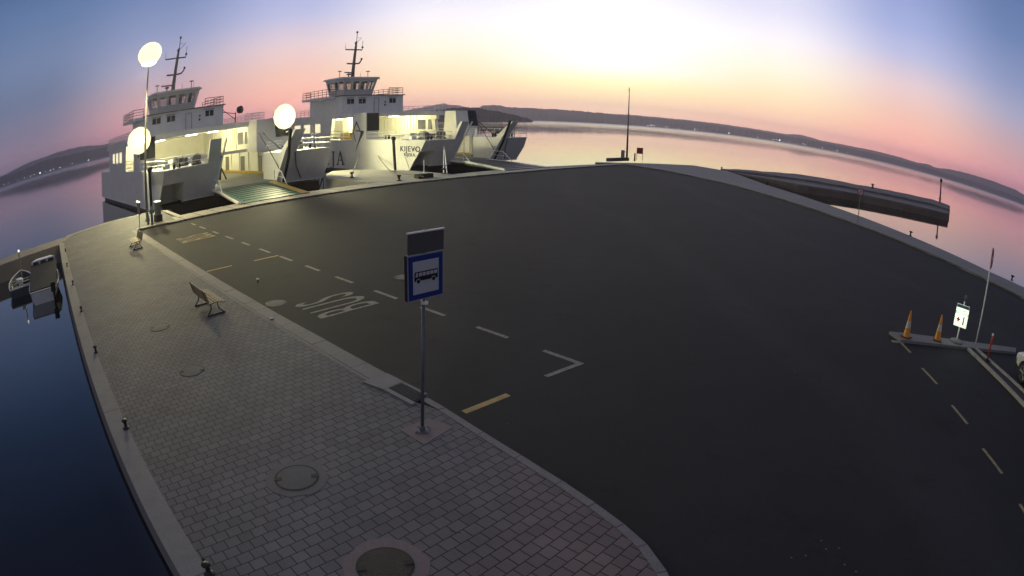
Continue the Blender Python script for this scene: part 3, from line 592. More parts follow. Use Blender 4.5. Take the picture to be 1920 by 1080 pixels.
    for k in range(3): MB().span(P - .02, P + .2, 24.2 + k * 3.0, 26.2 + k * 3.0, 4.2, 5.6).build('window', 'pane_lit', root, bevel=.08)
    b = MB(); b.prism([(P, 21.6), (P + .5, 21.6), (P + .5, 23.4), (P, 23.4)], 3.05, 6.15, [(P, 20.9), (P + .5, 20.9), (P + .5, 23.4), (P, 23.4)]); b.build('pillar', 'ship_white', root)
    MB().span(P + .9, P + 1.8, 16.6, 20.2, 3.06, 4.05).build('locker', 'yellow', root)
    MB().span(-6.6, -6.4, 18.0, 22.5, 3.06, 6.1).build('stair_wall', 'ship_trim', root)
    # deckhouse
    dh = MB().prism([(-5.8, 24), (6.1, 24), (6.1, 33.5), (-5.8, 33.5)], 6.78, 9.6).build('deckhouse', 'ship_white', root, bevel=.04)
    MB().prism([(-6.0, 23.7), (6.3, 23.7), (6.3, 34), (-6.0, 34)], 9.6, 9.74).build('roof_edge', 'ship_grey', dh)
    for xw in (-4.2, -2.0, 3.9):
        b = MB(); b.span(xw - .62, xw - .06, 23.93, 23.99, 8.35, 9.12); b.span(xw + .06, xw + .62, 23.93, 23.99, 8.35, 9.12); b.build('window', 'glass', dh)
        MB().span(xw - .75, xw + .75, 23.88, 24.0, 9.25, 9.31).build('eyebrow', 'ship_grey', dh)
    b = MB(); b.span(.25, .30, 23.93, 24, 6.8, 9.15); b.span(1.15, 1.2, 23.93, 24, 6.8, 9.15); b.span(.25, 1.2, 23.93, 24, 9.1, 9.15); b.build('door', 'ship_grey', dh)
    b = MB(); b.lathe([(.001, 0), (.14, .02), (.14, .06), (.001, .08)], (2.4, 23.95, 8.55), 10, (0, -1, 0)); b.build('wall_light', 'ship_dark', dh); MB().span(2.3, 2.5, 23.9, 24, 7.9, 8.2).build('fuse_box', 'ship_dark', dh)
    # bridge wings deck piece
    MB().prism([(-7.6, 25.5), (-5.8, 25.5), (-5.8, 33), (-7.6, 33)], 9.3, 9.7).build('bridge_wing', 'ship_white', root)
    # --- wheelhouse with leaning walls and real window openings
    wh = empty('wheelhouse', (0, 0, 0)); wh.parent = root
    base = [(-2.9, 27.7), (2.5, 27.7), (3.0, 28.4), (3.0, 31.2), (-3.4, 31.2), (-3.4, 28.4)]
    topp = [(-3.5, 26.9), (3.1, 26.9), (3.7, 27.9), (3.7, 31.6), (-4.0, 31.6), (-4.0, 27.9)]
    zb, zt = 9.74, 12.55
    def wp(i, z): a, c = Vector(base[i % 6]), Vector(topp[i % 6]); t = (z - zb) / (zt - zb); q = a.lerp(c, t); return Vector((q.x, q.y, z))
    wb = MB(); wg = MB()
    zs, zh = 10.82, 12.12
    for i in range(6):
        n = {0: 4, 1: 1, 2: 3, 3: 4, 4: 3, 5: 1}[i]
        def q4(u0, z0, u1, z1, bld, off=0.0):
            A = wp(i, z0).lerp(wp(i + 1, z0), u0); B_ = wp(i, z0).lerp(wp(i + 1, z0), u1); C = wp(i, z1).lerp(wp(i + 1, z1), u1); D_ = wp(i, z1).lerp(wp(i + 1, z1), u0)
            nn = (B_ - A).cross(D_ - A).normalized(); bld.plate([A - nn * off, B_ - nn * off, C - nn * off, D_ - nn * off], .07 if not off else .015)
        q4(0, zb, 1, zs, wb); q4(0, zh, 1, zt, wb)
        m_ = .07 if n > 1 else .12
        for k in range(n + 1):
            c0 = k / n; u0 = max(0, c0 - m_ / 2 * (1 if 0 < k < n else 2)); u1 = min(1, c0 + m_ / 2 * (1 if 0 < k < n else 2)); q4(u0, zs, u1, zh, wb)
        q4(.01, zs, .99, zh, wg, .03)
    wb.build('wall', 'ship_white', wh); wg.build('window', 'pane', wh)
    ro_ = [(-4.2, 26.5), (3.3, 26.5), (4.0, 27.6), (4.0, 32.0), (-4.3, 32.0), (-4.3, 27.6)]
    MB().prism(ro_, 12.55, 12.85, [(x * .96, 29.2 + (y - 29.2) * .96) for x, y in ro_]).build('roof', 'ship_white', wh, bevel=.03)
    b = MB(); b.span(-2.0, 1.6, 28.8, 29.4, 9.8, 10.9); b.lathe([(.25, 0), (.3, .4), (.15, .8)], (-.6, 30, 9.8), 10); b.build('console', 'ship_dark', wh)
    # mast
    ms = MB(); ms.tube([(-.35, 29.2, 12.8), (-.25, 29.2, 14.2), (.05, 29.2, 17.6), (.2, 29.2, 19.2)], .34, 8, .15); ms.tube([(.2, 29.2, 19.1), (.28, 29.2, 20.7)], .05, 6)
    ms.tube([(-.3, 29.2, 12.8), (-.9, 29.2, 12.85)], .2, 8)
    ms.tube([(-1.9, 29.2, 17.75), (1.4, 29.2, 17.75)], .11, 6); ms.tube([(-1.9, 29.2, 17.7), (-1.9, 29.2, 18.8)], .03, 5); ms.tube([(1.4, 29.2, 17.7), (1.5, 29.2, 19.4)], .04, 5)
    ms.tube([(-1.5, 29.2, 15.35), (.0, 29.2, 15.3), (.9, 29.2, 15.4), (1.3, 29.2, 15.9)], .13, 6)
    ms.tube([(.25, 29.2, 19.0), (.9, 29.2, 19.6), (1.2, 29.2, 20.0)], .04, 5); ms.tube([(.25, 29.2, 19.9), (.8, 29.2, 19.85)], .03, 5)
    mo = ms.build('mast', 'ship_grey', root, smooth=True)
    for c in ((1.35, 29.2, 15.95), (1.45, 29.2, 18.0), (.05, 29.2, 18.7), (.28, 29.2, 20.65)): MB().lathe([(.05, 0), (.17, .1), (.17, .3), (.05, .4)], c, 8).build('mast_light', 'ship_dark', mo)
    b = MB(); b.lathe([(.1, 12.8), (.1, 13.3), (.35, 13.35), (.35, 13.55), (.1, 13.6)], (-1.5, 28.6, 0), 10); b.box((-1.5, 28.6, 13.75), (2.1, .16, .2), .3); b.build('radar', 'ship_grey', mo)
    for x in (2.6, -3.0):
        b = MB(); b.tube([(x, 29, 12.8), (x, 29, 13.9)], .05, 6); b.lathe([(.02, 0), (.38, .06), (.3, .16), (.05, .2)], (x, 29, 13.9), 10); b.build('antenna', 'ship_grey', root)
    MB().tube([(1.1, 29, 12.8), (1.1, 29, 13.8)], .025, 5).build('whip_antenna', 'ship_grey', root); MB().tube([(3.3, 30, 12.8), (3.3, 30, 14.0)], .02, 5).build('whip_antenna', 'ship_grey', root)
    # rails
    def rail(bld, pts, z, h=1.1, step=1.3, r=.045, mids=2):
        P3 = [Vector((x, y, z)) for x, y in pts]
        for k in range(1, mids + 2): bld.tube([p + Vector((0, 0, h * k / (mids + 1))) for p in P3], r, 5)
        for a, c in zip(P3, P3[1:]):
            n = max(1, round((c - a).length / step))
            for j in range(n + 1): q = a.lerp(c, j / n); bld.tube([q, q + Vector((0, 0, h))], r, 5)
    b = MB(); rail(b, [(3.2, 24), (6.0, 24), (6.0, 33)], 9.74); rail(b, [(-5.9, 33), (-7.5, 33), (-7.5, 25.6), (-5.8, 25.6)], 9.7); b.build('railing', 'ship_grey', root)
    b = MB(); rail(b, [(6.4, 16.7), (S - .1, 17.7), (S - .1, 37)], 6.78, 1.0); rail(b, [(P + .1, 16.2), (P + .1, 37)], 6.78, 1.0); b.build('railing', 'ship_trim', root)
    b = MB(); rail(b, [(P + .1, 22.8), (P + .1, 16.8)], 3.1, 1.2, 1.5, .05); rail(b, [(P + .15, 12.5), (P + .15, 7.0), (P + .2, 1.4), (-4.9, 1.3)], 3.08, .95, 1.6, .03, 1)
    rail(b, [(-7.3, 12.6), (-7.2, 9.2), (-4.0, 6.2)], 3.08, .95, 1.5, .03); rail(b, [(5.4, 1.4), (S - .15, 1.4), (S - .15, 10.3)], 3.08, 1.05, 1.6, .03, 1); rail(b, [(7.7, 17.5), (7.7, 9.2), (4.3, 6.2)], 3.08, 1.0, 1.5, .03)
    b.build('railing', 'ship_trim', root)
    # high rail across to the far horn
    b = MB(); b.tube([(S - .1, 11, 5.0), (3.9, 1.0, 5.05)], .04, 5); b.tube([(S - 1.5, 2.5, 3.08), (S - 1.5, 2.5, 5.6)], .09, 6); b.tube([(S - 1.5, 2.5, 4.8), (S - 2.6, 2.5, 3.2)], .05, 5); b.build('signal_post', 'ship_grey', root)
    # mooring gear on the end platforms
    def winch(x, y, rz):
        w = MB(); w.box((x, y, 3.2), (1.5, .9, .2), rz); c, s = cos(rz), sin(rz)
        w.lathe([(.16, -.7), (.42, -.68), (.42, -.6), (.2, -.58), (.2, .1), (.42, .12), (.42, .2), (.16, .25), (.16, .6), (.3, .62), (.3, .7)], (x, y, 3.7), 12, (c, s, 0)); w.box((x + c * .55, y + s * .55, 3.55), (.4, .6, .6), rz)
        w.build('winch', 'ship_grey', root)
    winch(-6.6, 4.4, .3); winch(-5.2, 3.0, 1.2); winch(6.8, 4.2, -.4)
    for (x, y) in ((-7.7, 2.2), (-4.6, 5.2), (5.2, 3.6), (8.4, 3.4), (-8.3, 9.6)):
        w = MB(); [w.lathe([(.14, 0), (.14, .45), (.2, .5), (.18, .55)], (x + dx, y, 3.08), 10) for dx in (-.28, .28)]; w.build('bitts', 'ship_dark', root)
    MB().box((-6.2, 7.6, 3.45), (1.6, .8, .7), .5).build('gear_box', 'ship_trim', root, bevel=.04); MB().box((-8.2, 4.7, 3.3), (.8, .6, .5)).build('gear_box', 'ship_trim', root, bevel=.04)
    w = MB()
    for k in range(5): w.lathe([(.22, 0), (.30, .03), (.22, .06)], (-5.9, 2.1, 3.1 + k * .06), 12)
    w.build('rope_coil', 'rope', root)
    # car deck fittings seen through the opening
    w = MB(); w.tube([(1.6, 14, .25), (1.9, 14.2, 3.1)], .14, 6); w.tube([(2.3, 13.6, .25), (1.9, 14.2, 1.6)], .09, 6); w.build('strut', 'ship_dark', root)
    w = MB(); MB().span(-7.5, -7.0, 12, 44, .25, 3.1).build('inner_wall', 'ship_white', root); w.span(7.0, 7.6, 10, 44, .25, 3.1)
    for k in range(9): w.span(6.85, 7.0, 11 + k * 3, 11.25 + k * 3, .25, 3.1)
    w.build('inner_wall', 'ship_white', root)
    for y in (13.2, 18.5, 24.0): MB().span(6.93, 7.0, y, y + 1.2, .35, 2.4).build('door', 'ship_grey', root)
    MB().span(6.8, 7.0, 10, 40, .27, .55).build('deck_kerb', 'yellow', root); MB().span(-7.0, -6.8, 12, 40, .27, .55).build('deck_kerb', 'yellow', root)
    MB().prism([(-7.5, 14), (7.5, 14), (7.5, 14.7), (-7.5, 14.7)], 3.1, 3.45).build('cross_beam', 'ship_white', root); MB().span(-7.5, 7.5, 36, 36.3, 3.0, 6.1).build('bulkhead', 'ship_white', root)
    w = MB(); w.span(-3.6, 3.6, 49.5, 49.8, .25, 5.6); w.build('end_ramp', 'ship_white', root)
    # searchlight bracket at the right side of the upper deck
    if not named:
        w = MB(); w.tube([(8.0, 24, 6.8), (8.0, 24, 8.4)], .07, 6); w.tube([(8.0, 24, 7.4), (6.0, 24, 8.9)], .05, 5); w.tube([(6.0, 24, 8.6), (8.0, 24, 8.2)], .05, 5); w.lathe([(.1, -.35), (.5, -.25), (.55, .2), (.1, .3)], (8.7, 24, 8.7), 12, (.5, -1, .1)); w.build('satellite_dome', 'ship_dark', root)
    # lights under the upper deck
    for (x, y, e) in ((-1.0, 17.5, 1000), (-7.2, 19.3, 750), (4.5, 24, 1000), (-2, 30, 400)):
        t_ = MB().span(x - .8, x + .8, y - .12, y + .12, 6.02, 6.12).build('tube_light', 'tube_lit', root)
        lamp('tube_light_glow', 'POINT', (x, y, 5.8), e, (1, .90, .42), t_, .25)
    return root
M['pane_lit'] = mat('window_lit', (.5, .5, .45), .3, emit=(1, .9, .55), estr=.9)
M['tube_lit'] = mat('tube_light', (.8, .8, .8), .4, emit=(.9, .95, 1), estr=9)
M['flood_glare'] = mat('flood_glare_rim', (.9, .85, .5), .3, emit=(1, .91, .55), estr=1.3)  # dim yellow emission imitating the glare round the bright lamps
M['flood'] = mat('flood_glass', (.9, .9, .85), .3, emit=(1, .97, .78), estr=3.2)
f1 = ferry('ferry', tuple(AX * 51 + FX * 23.85), 'white car ferry with green ramp down and dazzling floodlights, nearer the left edge', False, (-5.8, .7))
f2 = ferry('ferry', tuple(AX * 51 + FX * 55.4), 'white car ferry lettered JADROLINIJA and KIJEVO RIJEKA, mast against the yellow sky', True, (-6.9, 1.0))
YEL = (1.0, .93, .50)
HEX = [(0, 0, 1.5)] + [(cos(k * pi / 6) * 1.1, sin(k * pi / 6) * 1.1, .8) for k in range(12)] + [(cos(k * pi / 6 + .26) * 1.2, sin(k * pi / 6 + .26) * 1.2, .55) for k in range(12)]  # oversized middle head, ringed by smaller heads added to imitate lens glare
def flood(parent, x, y, z, e, aim):
    hd = MB().box((x, y + .3, z + .0), (2.4, .1, .12)).box((x, y + .3, z + .75), (1.6, .1, .12)).box((x, y + .3, z - .75), (1.6, .1, .12)).box((x, y + .3, z - .6), (.14, .14, 2.6)).build('floodlight_rack', 'ship_grey', parent)
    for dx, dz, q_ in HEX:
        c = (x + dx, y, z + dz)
        b = MB().lathe([(.12, -.28), (.42 * q_, -.1), (.50 * q_, .12), (.50 * q_, .16)], c, 20, (0, -1, 0)).build('flood_glare_head', 'ship_grey', hd)
        MB().lathe([(.49 * q_, .165), (.46 * q_, .20), (.26 * q_, .235 + (q_ > 1) * .05), (.02, .245 + (q_ > 1) * .06)], c, 20, (0, -1, 0)).build('lens', 'flood' if q_ > 1 else 'flood_glare', hd)
    lamp('floodlight_beam', 'SPOT', (x, y - .7, z + .35), e, YEL, hd, .9, aim, 170, .6)
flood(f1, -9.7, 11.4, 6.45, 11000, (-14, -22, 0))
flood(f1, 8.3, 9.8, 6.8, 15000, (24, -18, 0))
# mooring ropes, each a thing
def rope(a, b_, sag, label, r=.035):
    a, b_ = Vector(a), Vector(b_); pts = [a.lerp(b_, t / 12) - Vector((0, 0, sag * 4 * (t / 12) * (1 - t / 12))) for t in range(13)]
    tag(MB().tube(pts, r, 6).build('mooring_rope', 'rope', smooth=True), label, 'rope', 'mooring ropes of the ferries')
W2 = lambda x, y, z: (AX * (51 + y) + FX * (55.4 + x)) + Vector((0, 0, z))
rope(W2(-9.5, 14, 1.2), at(659, 330, .35), .1, 'dark rope from the lettered ferry to the bollard on the tip of the finger pier', .05)
rope(W2(-9.5, 10, 1.0), at(748, 337, .35), .15, 'long dark rope from the lettered ferry to the bollard by the quay', .05)
rope(at(736, 321, .1), at(795, 331, .3), .0, 'thin rope lying along the finger pier below the ship name', .04)
tag(MB().tube([W2(-6.6, .9, 2.2), at(832, 324, .2)], .06, 6).build('mooring_rope', 'ship_trim'), 'left one of two pale ropes from the lettered ferry down to the quay', 'rope', 'mooring ropes of the ferries')
tag(MB().tube([W2(-6.5, .9, 2.2), at(838, 324, .2)], .06, 6).build('mooring_rope', 'ship_trim'), 'right one of two pale ropes from the lettered ferry down to the quay', 'rope', 'mooring ropes of the ferries')
# ------------------------------------------------------------------ bollards
def bollard_src(p, label, group, rz):
    r = empty('mooring_bollard', p, rz, label, 'bollard', group)
    MB().lathe([(.15, 0), (.15, .02), (.07, .04), (.06, .2), (.09, .25), (.13, .29), (.11, .33), (.03, .35)], n=14).build('post', 'iron', r, smooth=True)
    MB().box((0, .09, .27), (.09, .22, .06), 0, 0, .3).build('horn', 'iron', r); return r
Bl = [(123, 472, 'bollard nearest the corner where the mole meets the promenade edge'), (126, 500, 'bollard beside the covered motor boat on the pale quay edge'), (137, 534, 'third bollard from the mole on the pale quay edge'), (153, 584, 'bollard on the quay edge level with the nearer bench'), (180, 661, 'bollard on the quay edge level with the half-ringed manhole'), (237, 803, 'bollard on the quay edge with its dark shadow on bare stone, beside the blocks'), (393, 1076, 'bollard cut off by the bottom of the frame on the quay edge')]
b0 = None
for px, py, lb in Bl:
    p = at(px, py, .03)
    K_ = .62
    if b0 is None: b0 = bollard_src(p, lb, 'small iron bollards on the promenade edge', R_(42)); o = b0
    else: o = dup(b0, p, None, lb)
    o.scale = (K_, K_, K_)
Br = [(1353, 318, 'iron bollard where the breakwater leaves the right quay'), (1438, 347, 'iron bollard on the right quay against the dark breakwater reflection'), (1555, 384, 'iron bollard on the right quay left of the round sign'), (1707, 442, 'iron bollard on the right quay right of the round sign'), (1897, 526, 'iron bollard on the right quay at the right edge of the frame')]
for px, py, lb in Br:
    o = dup(b0, at(px, py, 0), R_(200), lb); o['group'] = 'iron bollards on the right quay'; o.scale = (1.15, 1.15, 1.15)
Bf = [(660, 333, 'black mooring bollard near the tip of the finger pier'), (748, 339, 'black mooring bollard at the root of the finger pier'), (832, 325.5, 'black bollard on the quay holding the two pale ropes')]
for px, py, lb in Bf:
    o = dup(b0, at(px, py, 0), R_(30), lb); o['group'] = 'ferry bollards on the pale quay apron'; o.scale = (1.8, 1.8, 1.6)
o = empty('ring_block', at(795, 333.5, 0), 0, 'square black block with a thin pale rod standing on the quay apron', 'block')
MB().prism([(-.9, -.35), (.9, -.35), (.9, .35), (-.9, .35)], 0, .4).build('base', 'black', o, rz=R_(50), bevel=.03); MB().tube([(0, 0, .5), (0, 0, 1.7)], .07, 6).build('rod', 'ship_trim', o)
# ------------------------------------------------------------------ benches
def bench(p, rz, label):
    r = empty('park_bench', p, rz, label, 'bench', 'slatted benches on the promenade')   # faces local +Y
    b = MB(); seat = [(.32, .40), (.22, .435), (.12, .45), (.02, .45), (-.08, .44), (-.17, .43)]
    for y, z in seat: b.box((0, y, z), (1.85, .07, .03))
    b.build('seat', 'wood', r)
    b = MB(); back = [(-.235, .50), (-.255, .58), (-.28, .66), (-.305, .74), (-.335, .82)]
    for y, z in back: b.box((0, y, z), (1.85, .03, .065), 0, 0, .3)
    b.build('backrest', 'wood', r)
    for x in (-.72, .72):
        b = MB(); b.tube([(x, .34, .39), (x, .2, .43), (x, -.15, .42), (x, -.24, .50), (x, -.36, .87)], .022, 6); b.tube([(x, .12, .42), (x, .16, .2), (x, .34, .02)], .022, 6); b.tube([(x, -.1, .42), (x, -.12, .2), (x, -.26, .02)], .022, 6)
        b.tube([(x, -.3, .02), (x, .38, .02)], .02, 6); b.build('leg', 'iron', r, smooth=True)
    return r
bench((-9.95, 16.35, 0), R_(-42), 'slatted wooden bench on curved iron legs facing the road')
bench((-21.3, 26.9, 0), R_(138), 'dark bench seen from behind near the ferries, at the top corner of the promenade')
# ------------------------------------------------------------------ bus stop sign
bs = empty('bus_stop_sign', (-1.70, 9.62, 0), 0, 'blue framed bus stop sign on a slim grey pole with a plate above it', 'sign')
LEAN = Vector((.17, .0, 3.78)) ; 
MB().tube([(0, 0, 0), tuple(LEAN * .68)], .033, 12).build('pole', 'steel', bs, smooth=True)
MB().tube([tuple(LEAN * .68), tuple(LEAN)], .03, 12).build('pole', 'steel', bs, smooth=True)
b = MB(); b.box((0, 0, .012), (.24, .24, .02)); b.lathe([(.06, 0), (.05, .09), (.036, .1)], n=12); [b.lathe([(.014, .02), (.014, .04)], (x, y, 0), 6) for x in (-.09, .09) for y in (-.09, .09)]; b.build('foot', 'steel', bs)
M['sign_blue'] = mat('sign_blue', (.012, .035, .20), .35); M['sign_white'] = mat('sign_white', (.52, .54, .58), .35, noise=.1, nscale=5); M['sign_black'] = mat('sign_black', (.015, .014, .018), .4); M['sign_edge'] = mat('sign_edge', (.30, .32, .42), .4)
nb = Vector((sin(R_(134)), cos(R_(134)), 0)); xb = Vector((-nb.y, nb.x, 0)); c0 = Vector((.13, 0, 2.99))
sb = empty('board', (0, 0, 0)); sb.parent = bs; sb.matrix_local = frame(c0 + nb * .05, xb, (.045, 0, 1))
Wd, Hd = .375, .395
b = MB(); b.box((0, 0, -.045), (2 * Wd, 2 * Hd, .09)); b.build('case', 'iron', sb, bevel=.01)
def qd(m, x0, x1, y0, y1, z, name, par): return MB().span(x0, x1, y0, y1, z - .003, z).build(name, m, par)
qd('sign_edge', -Wd, Wd, -Hd, Hd, .006, 'rim', sb); qd('sign_blue', -Wd + .018, Wd - .018, -Hd + .018, Hd - .018, .011, 'blue_field', sb); qd('sign_white', -.27, .27, -.285, .285, .016, 'white_field', sb)
b = MB(); b.span(-.245, .245, -.055, .075, .018, .021); b.span(-.235, .245, .07, .105, .018, .021); b.build('bus_symbol', 'sign_black', sb, bevel=0)
b = MB()
for k in range(5): b.span(-.155 + k * .08, -.09 + k * .08, .025, .085, .0215, .0235)
b.prism([(-.225, .02), (-.18, .02), (-.175, .09), (-.205, .09)], .0215, .0235); b.build('bus_windows', 'sign_white', sb)
[MB().lathe([(.047, .018), (.047, .0232)], (x, -.06, 0), 18).build('wheel_gap', 'sign_white', sb) for x in (-.165, .155)]
[MB().lathe([(.036, .018), (.036, .0245)], (x, -.06, 0), 18).build('bus_wheel', 'sign_black', sb) for x in (-.165, .155)]
tp = empty('timetable_plate', (0, 0, 0)); tp.parent = bs; tp.matrix_local = frame(Vector((.165, 0, 3.575)) + nb * .03, xb, (.045, 0, 1))
MB().box((0, 0, 0), (.74, .36, .02)).build('plate', mat('plate_back', (.085, .08, .082), .7), tp); MB().box((0, .185, 0), (.76, .022, .05)).build('top_rail', 'ship_trim', tp)
b = MB(); b.lathe([(.045, -.03), (.045, .03)], tuple(LEAN * .665), 12); b.box(tuple(LEAN * .665 + Vector((.05, -.03, 0))), (.06, .05, .05)); b.build('clamp', 'ship_trim', bs)
pad = XY([(750, 806), (803, 784), (850, 801), (795, 834)]); tag(MB().prism(pad, -.05, .006).build('sign_pad', 'pink_patch'), 'reddish concrete pad in the paving round the foot of the bus stop pole', 'concrete pad')
# ------------------------------------------------------------------ manholes and drain
def ring(b, c, r0, r1, z0, z1, n=40, a0=0, a1=360):
    vs = []; fs = []; k = n + 1
    for i in range(k):
        t = R_(a0 + (a1 - a0) * i / n)
        for r, z in ((r0, z0), (r0, z1), (r1, z1), (r1, z0)): vs.append((c[0] + r * cos(t), c[1] + r * sin(t), z))
    for i in range(n):
        for j in range(4): fs.append((i * 4 + j, i * 4 + (j + 1) % 4, (i + 1) * 4 + (j + 1) % 4, (i + 1) * 4 + j))
    b.add(vs, fs)
M['cover_iron'] = mat('cover_iron', (.034, .022, .024), .7, 0, noise=.35, nscale=14, bump=.5, bscale=60)
M['cover_conc'] = ground_mat('cover_concrete', (.15, .15, .15), (.12, .12, .12), (.10, .10, .10), .8, 50, .2, 1)
M['cover_old'] = ground_mat('cover_old', (.20, .20, .17), (.13, .13, .12), (.07, .07, .065), .8, 20, .3, 2)
M['collar'] = ground_mat('collar', (.17, .165, .165), (.145, .14, .14), (.11, .11, .11), .8, 50, .2, 1)
def manhole(px, py, z, r, cover, collar, gapm, label, full=True, collar_r=None):
    p = at(px, py, z); o = empty('manhole', p, R_(20), label, 'manhole')
    if collar: 
        b = MB(); b.prism([(collar_r * cos(t * pi / 14) * random.uniform(.93, 1.06), collar_r * sin(t * pi / 14) * random.uniform(.93, 1.06)) for t in range(28)], -.04, .005); b.build('collar', collar, o)
    MB().lathe([(r * .90, -.02), (r * .90, .012)], n=40).build('cover', cover, o)
    b = MB(); ring(b, (0, 0), r * .90, r, -.02, .009, 40, 0, 360 if full else 215); b.build('rim', gapm, o)
    [MB().box((q * r * .8, 0, .014), (.12, .09, .008)).build('lift_notch', gapm, o) for q in (-1, 1)]
    return o
manhole(556, 896, 0, .40, 'cover_conc', 'collar', 'black', 'round concrete-filled manhole with a thick black ring in the paving', True, .56)
manhole(722, 1062, 0, .41, 'cover_iron', 'pink_patch', 'black', 'dark iron manhole cover cut by the bottom of the frame', True, .60)
manhole(360, 696, 0, .36, 'cover_conc', None, 'black', 'manhole with only half of its dark ring showing in the paving', False)
manhole(300, 614, 0, .36, 'cover_old', None, 'black', 'pale mottled manhole lower left of the nearer bench', True)
manhole(517, 569, -.12, .38, 'cover_old', None, 'iron', 'pale round manhole in the asphalt close to the kerb', True)
manhole(758, 520, -.12, .38, 'cover_old', None, 'iron', 'pale round manhole in the asphalt half hidden by the bus stop sign', True)
dr = empty('storm_drain', (0, 0, 0), 0, 'storm drain with black grate set in a pale concrete frame in the kerb', 'drain')
kp = Vector((-1.85, 11.07, 0)); 
def kl(u, v, z=0.0): p = kp + U * u - V * v; return (p.x, p.y, z)
A0 = -1.45
b = MB(); b.prism([kl(A0, -.06)[:2], kl(-.8, -.06)[:2], kl(-.8, .50)[:2], kl(A0, .62)[:2]], -.2, .034); b.prism([kl(-.8, .38)[:2], kl(.15, .38)[:2], kl(.15, .50)[:2], kl(-.8, .50)[:2]], -.2, .03); b.prism([kl(-.8, -.06)[:2], kl(.0, -.06)[:2], kl(.0, .02)[:2], kl(-.8, .02)[:2]], -.2, .03)
b.build('frame', 'concrete', dr, bevel=.01)
MB().prism([kl(-.8, .02)[:2], kl(.1, .02)[:2], kl(.1, .38)[:2], kl(-.8, .38)[:2]], -.1, .016).build('pit', 'black', dr)
b = MB()
for k in range(14): b.prism([kl(-.77 + k * .06, .03)[:2], kl(-.745 + k * .06, .03)[:2], kl(-.745 + k * .06, .37)[:2], kl(-.77 + k * .06, .37)[:2]], 0, .03)
b.build('grate', 'iron', dr)
# ------------------------------------------------------------------ road markings
MZ = -.116
def mark(a, b_, w, m='paint_white', z=MZ):
    a, b_ = Vector(a[:2]), Vector(b_[:2]); d = (b_ - a).normalized(); n = Vector((-d.y, d.x)) * w / 2
    o = MB().prism([tuple(a + n), tuple(b_ + n), tuple(b_ - n), tuple(a - n)], z - .02, z).build('road_marking', m); tag(o, kind='structure'); return o
g = lambda x, y: at(x, y, -.12)
ds = [((1018, 658), (1092, 683)), ((891, 614), (950, 634)), ((786, 577), (833, 592)), ((698, 546), (744, 560)), ((628, 519), (662, 530)), ((570, 499), (597, 508)), ((524, 481), (547, 489)), ((485, 467), (505, 474)), ((450, 455), (467, 460)), ((423, 443), (437, 448)), ((400, 434), (410, 438)), ((373, 425), (384, 429)), ((358, 419), (367, 422))]
D0 = g(1092, 683); dU = (g(423, 443) - D0).normalized()
for a, c in ds:
    ta = (g(*a) - D0).dot(dU); tc_ = (g(*c) - D0).dot(dU); mark(D0 + dU * ta, D0 + dU * (tc_ if tc_ > .01 else 0), .14)
mark(g(1023, 706), g(1090, 681), .13, z=MZ + .002); mark(g(870, 773), g(953, 740), .16, 'paint_yellow'); mark(g(388, 509), g(435, 498), .13, 'paint_yellow'); mark(g(476, 489), g(522, 479), .13, 'paint_yellow')
rd = [((1673, 626), (1690, 643)), ((1690, 643), (1707, 661)), ((1729, 690), (1757, 720)), ((1785, 760), (1814, 795)), ((1843, 841), (1879, 888)), ((1912, 945), (1945, 1000))]
for a, c in rd: mark(g(*a), g(*c), .11, 'paint_cream')
mark(g(1672, 640), g(1694, 642), .2, z=MZ + .003)
for (cx_, cy_, hgt, wid) in ((-5.62, 17.55, 2.2, 2.0), (-18.1, 29.3, 2.2, 2.0)):
    mw = frame((cx_, cy_, MZ), (-U.x, -U.y, 0), (-V.x, -V.y, 0))
    o = text('road_lettering', 'BUS', 1.0, 'paint_cream' if cy_ > 20 else 'paint_white', None, mw, .003); xs = [v.co.x for v in o.data.vertices]; ys = [v.co.y for v in o.data.vertices]
    kx, ky = 1.85 / (max(xs) - min(xs)), hgt / (max(ys) - min(ys))
    for v in o.data.vertices: v.co.x *= kx; v.co.y *= ky
    tag(o, kind='structure')
# litter and pale scars on the asphalt
M['scuff'] = mat('scuff', (.13, .13, .125), .9)
M['leaf'] = mat('leaf', (.10, .06, .03), .8)
for i, (px, py) in enumerate([(1540, 1014), (1549, 1030), (1573, 1028), (1511, 1042), (1484, 1046), (1584, 1059), (1605, 1072), (926, 827), (951, 795), (1490, 697)]):
    p = at(px, py, -.118); o = MB().lathe([(.02, 0), (.022, .004), (.006, .012)], (0, 0, 0), 7).build('pebble', 'scuff', loc=p, rz=i); tag(o, 'tiny pale pebble lying on the open asphalt', 'pebble', 'pebbles scattered on the asphalt')
o = empty('reflector_stud', g(484, 530), 0, 'small pale stud on a short stem standing in the asphalt below the far yellow bar', 'stud'); MB().tube([(0, 0, 0), (0, 0, .12)], .03, 8).build('stem', 'iron', o); MB().lathe([(.05, .12), (.07, .14), (.05, .17)], n=10).build('cap', 'ship_trim', o)
o = empty('kerb_stud', at(509, 598, .012), 0, 'small metal stud on the kerb stone near the asphalt manhole', 'stud'); MB().lathe([(.07, 0), (.07, .03), (.03, .05)], n=10).build('cap', 'ship_trim', o); MB().box((.04, -.04, .01), (.12, .06, .02), .6).build('plate', 'iron', o)
tag(MB().tube([at(843, 994, .012), at(852, 998, .03), at(864, 999, .012)], .006, 5).build('twig', 'iron'), 'short dark twig lying on the paving blocks near the iron manhole', 'twig')
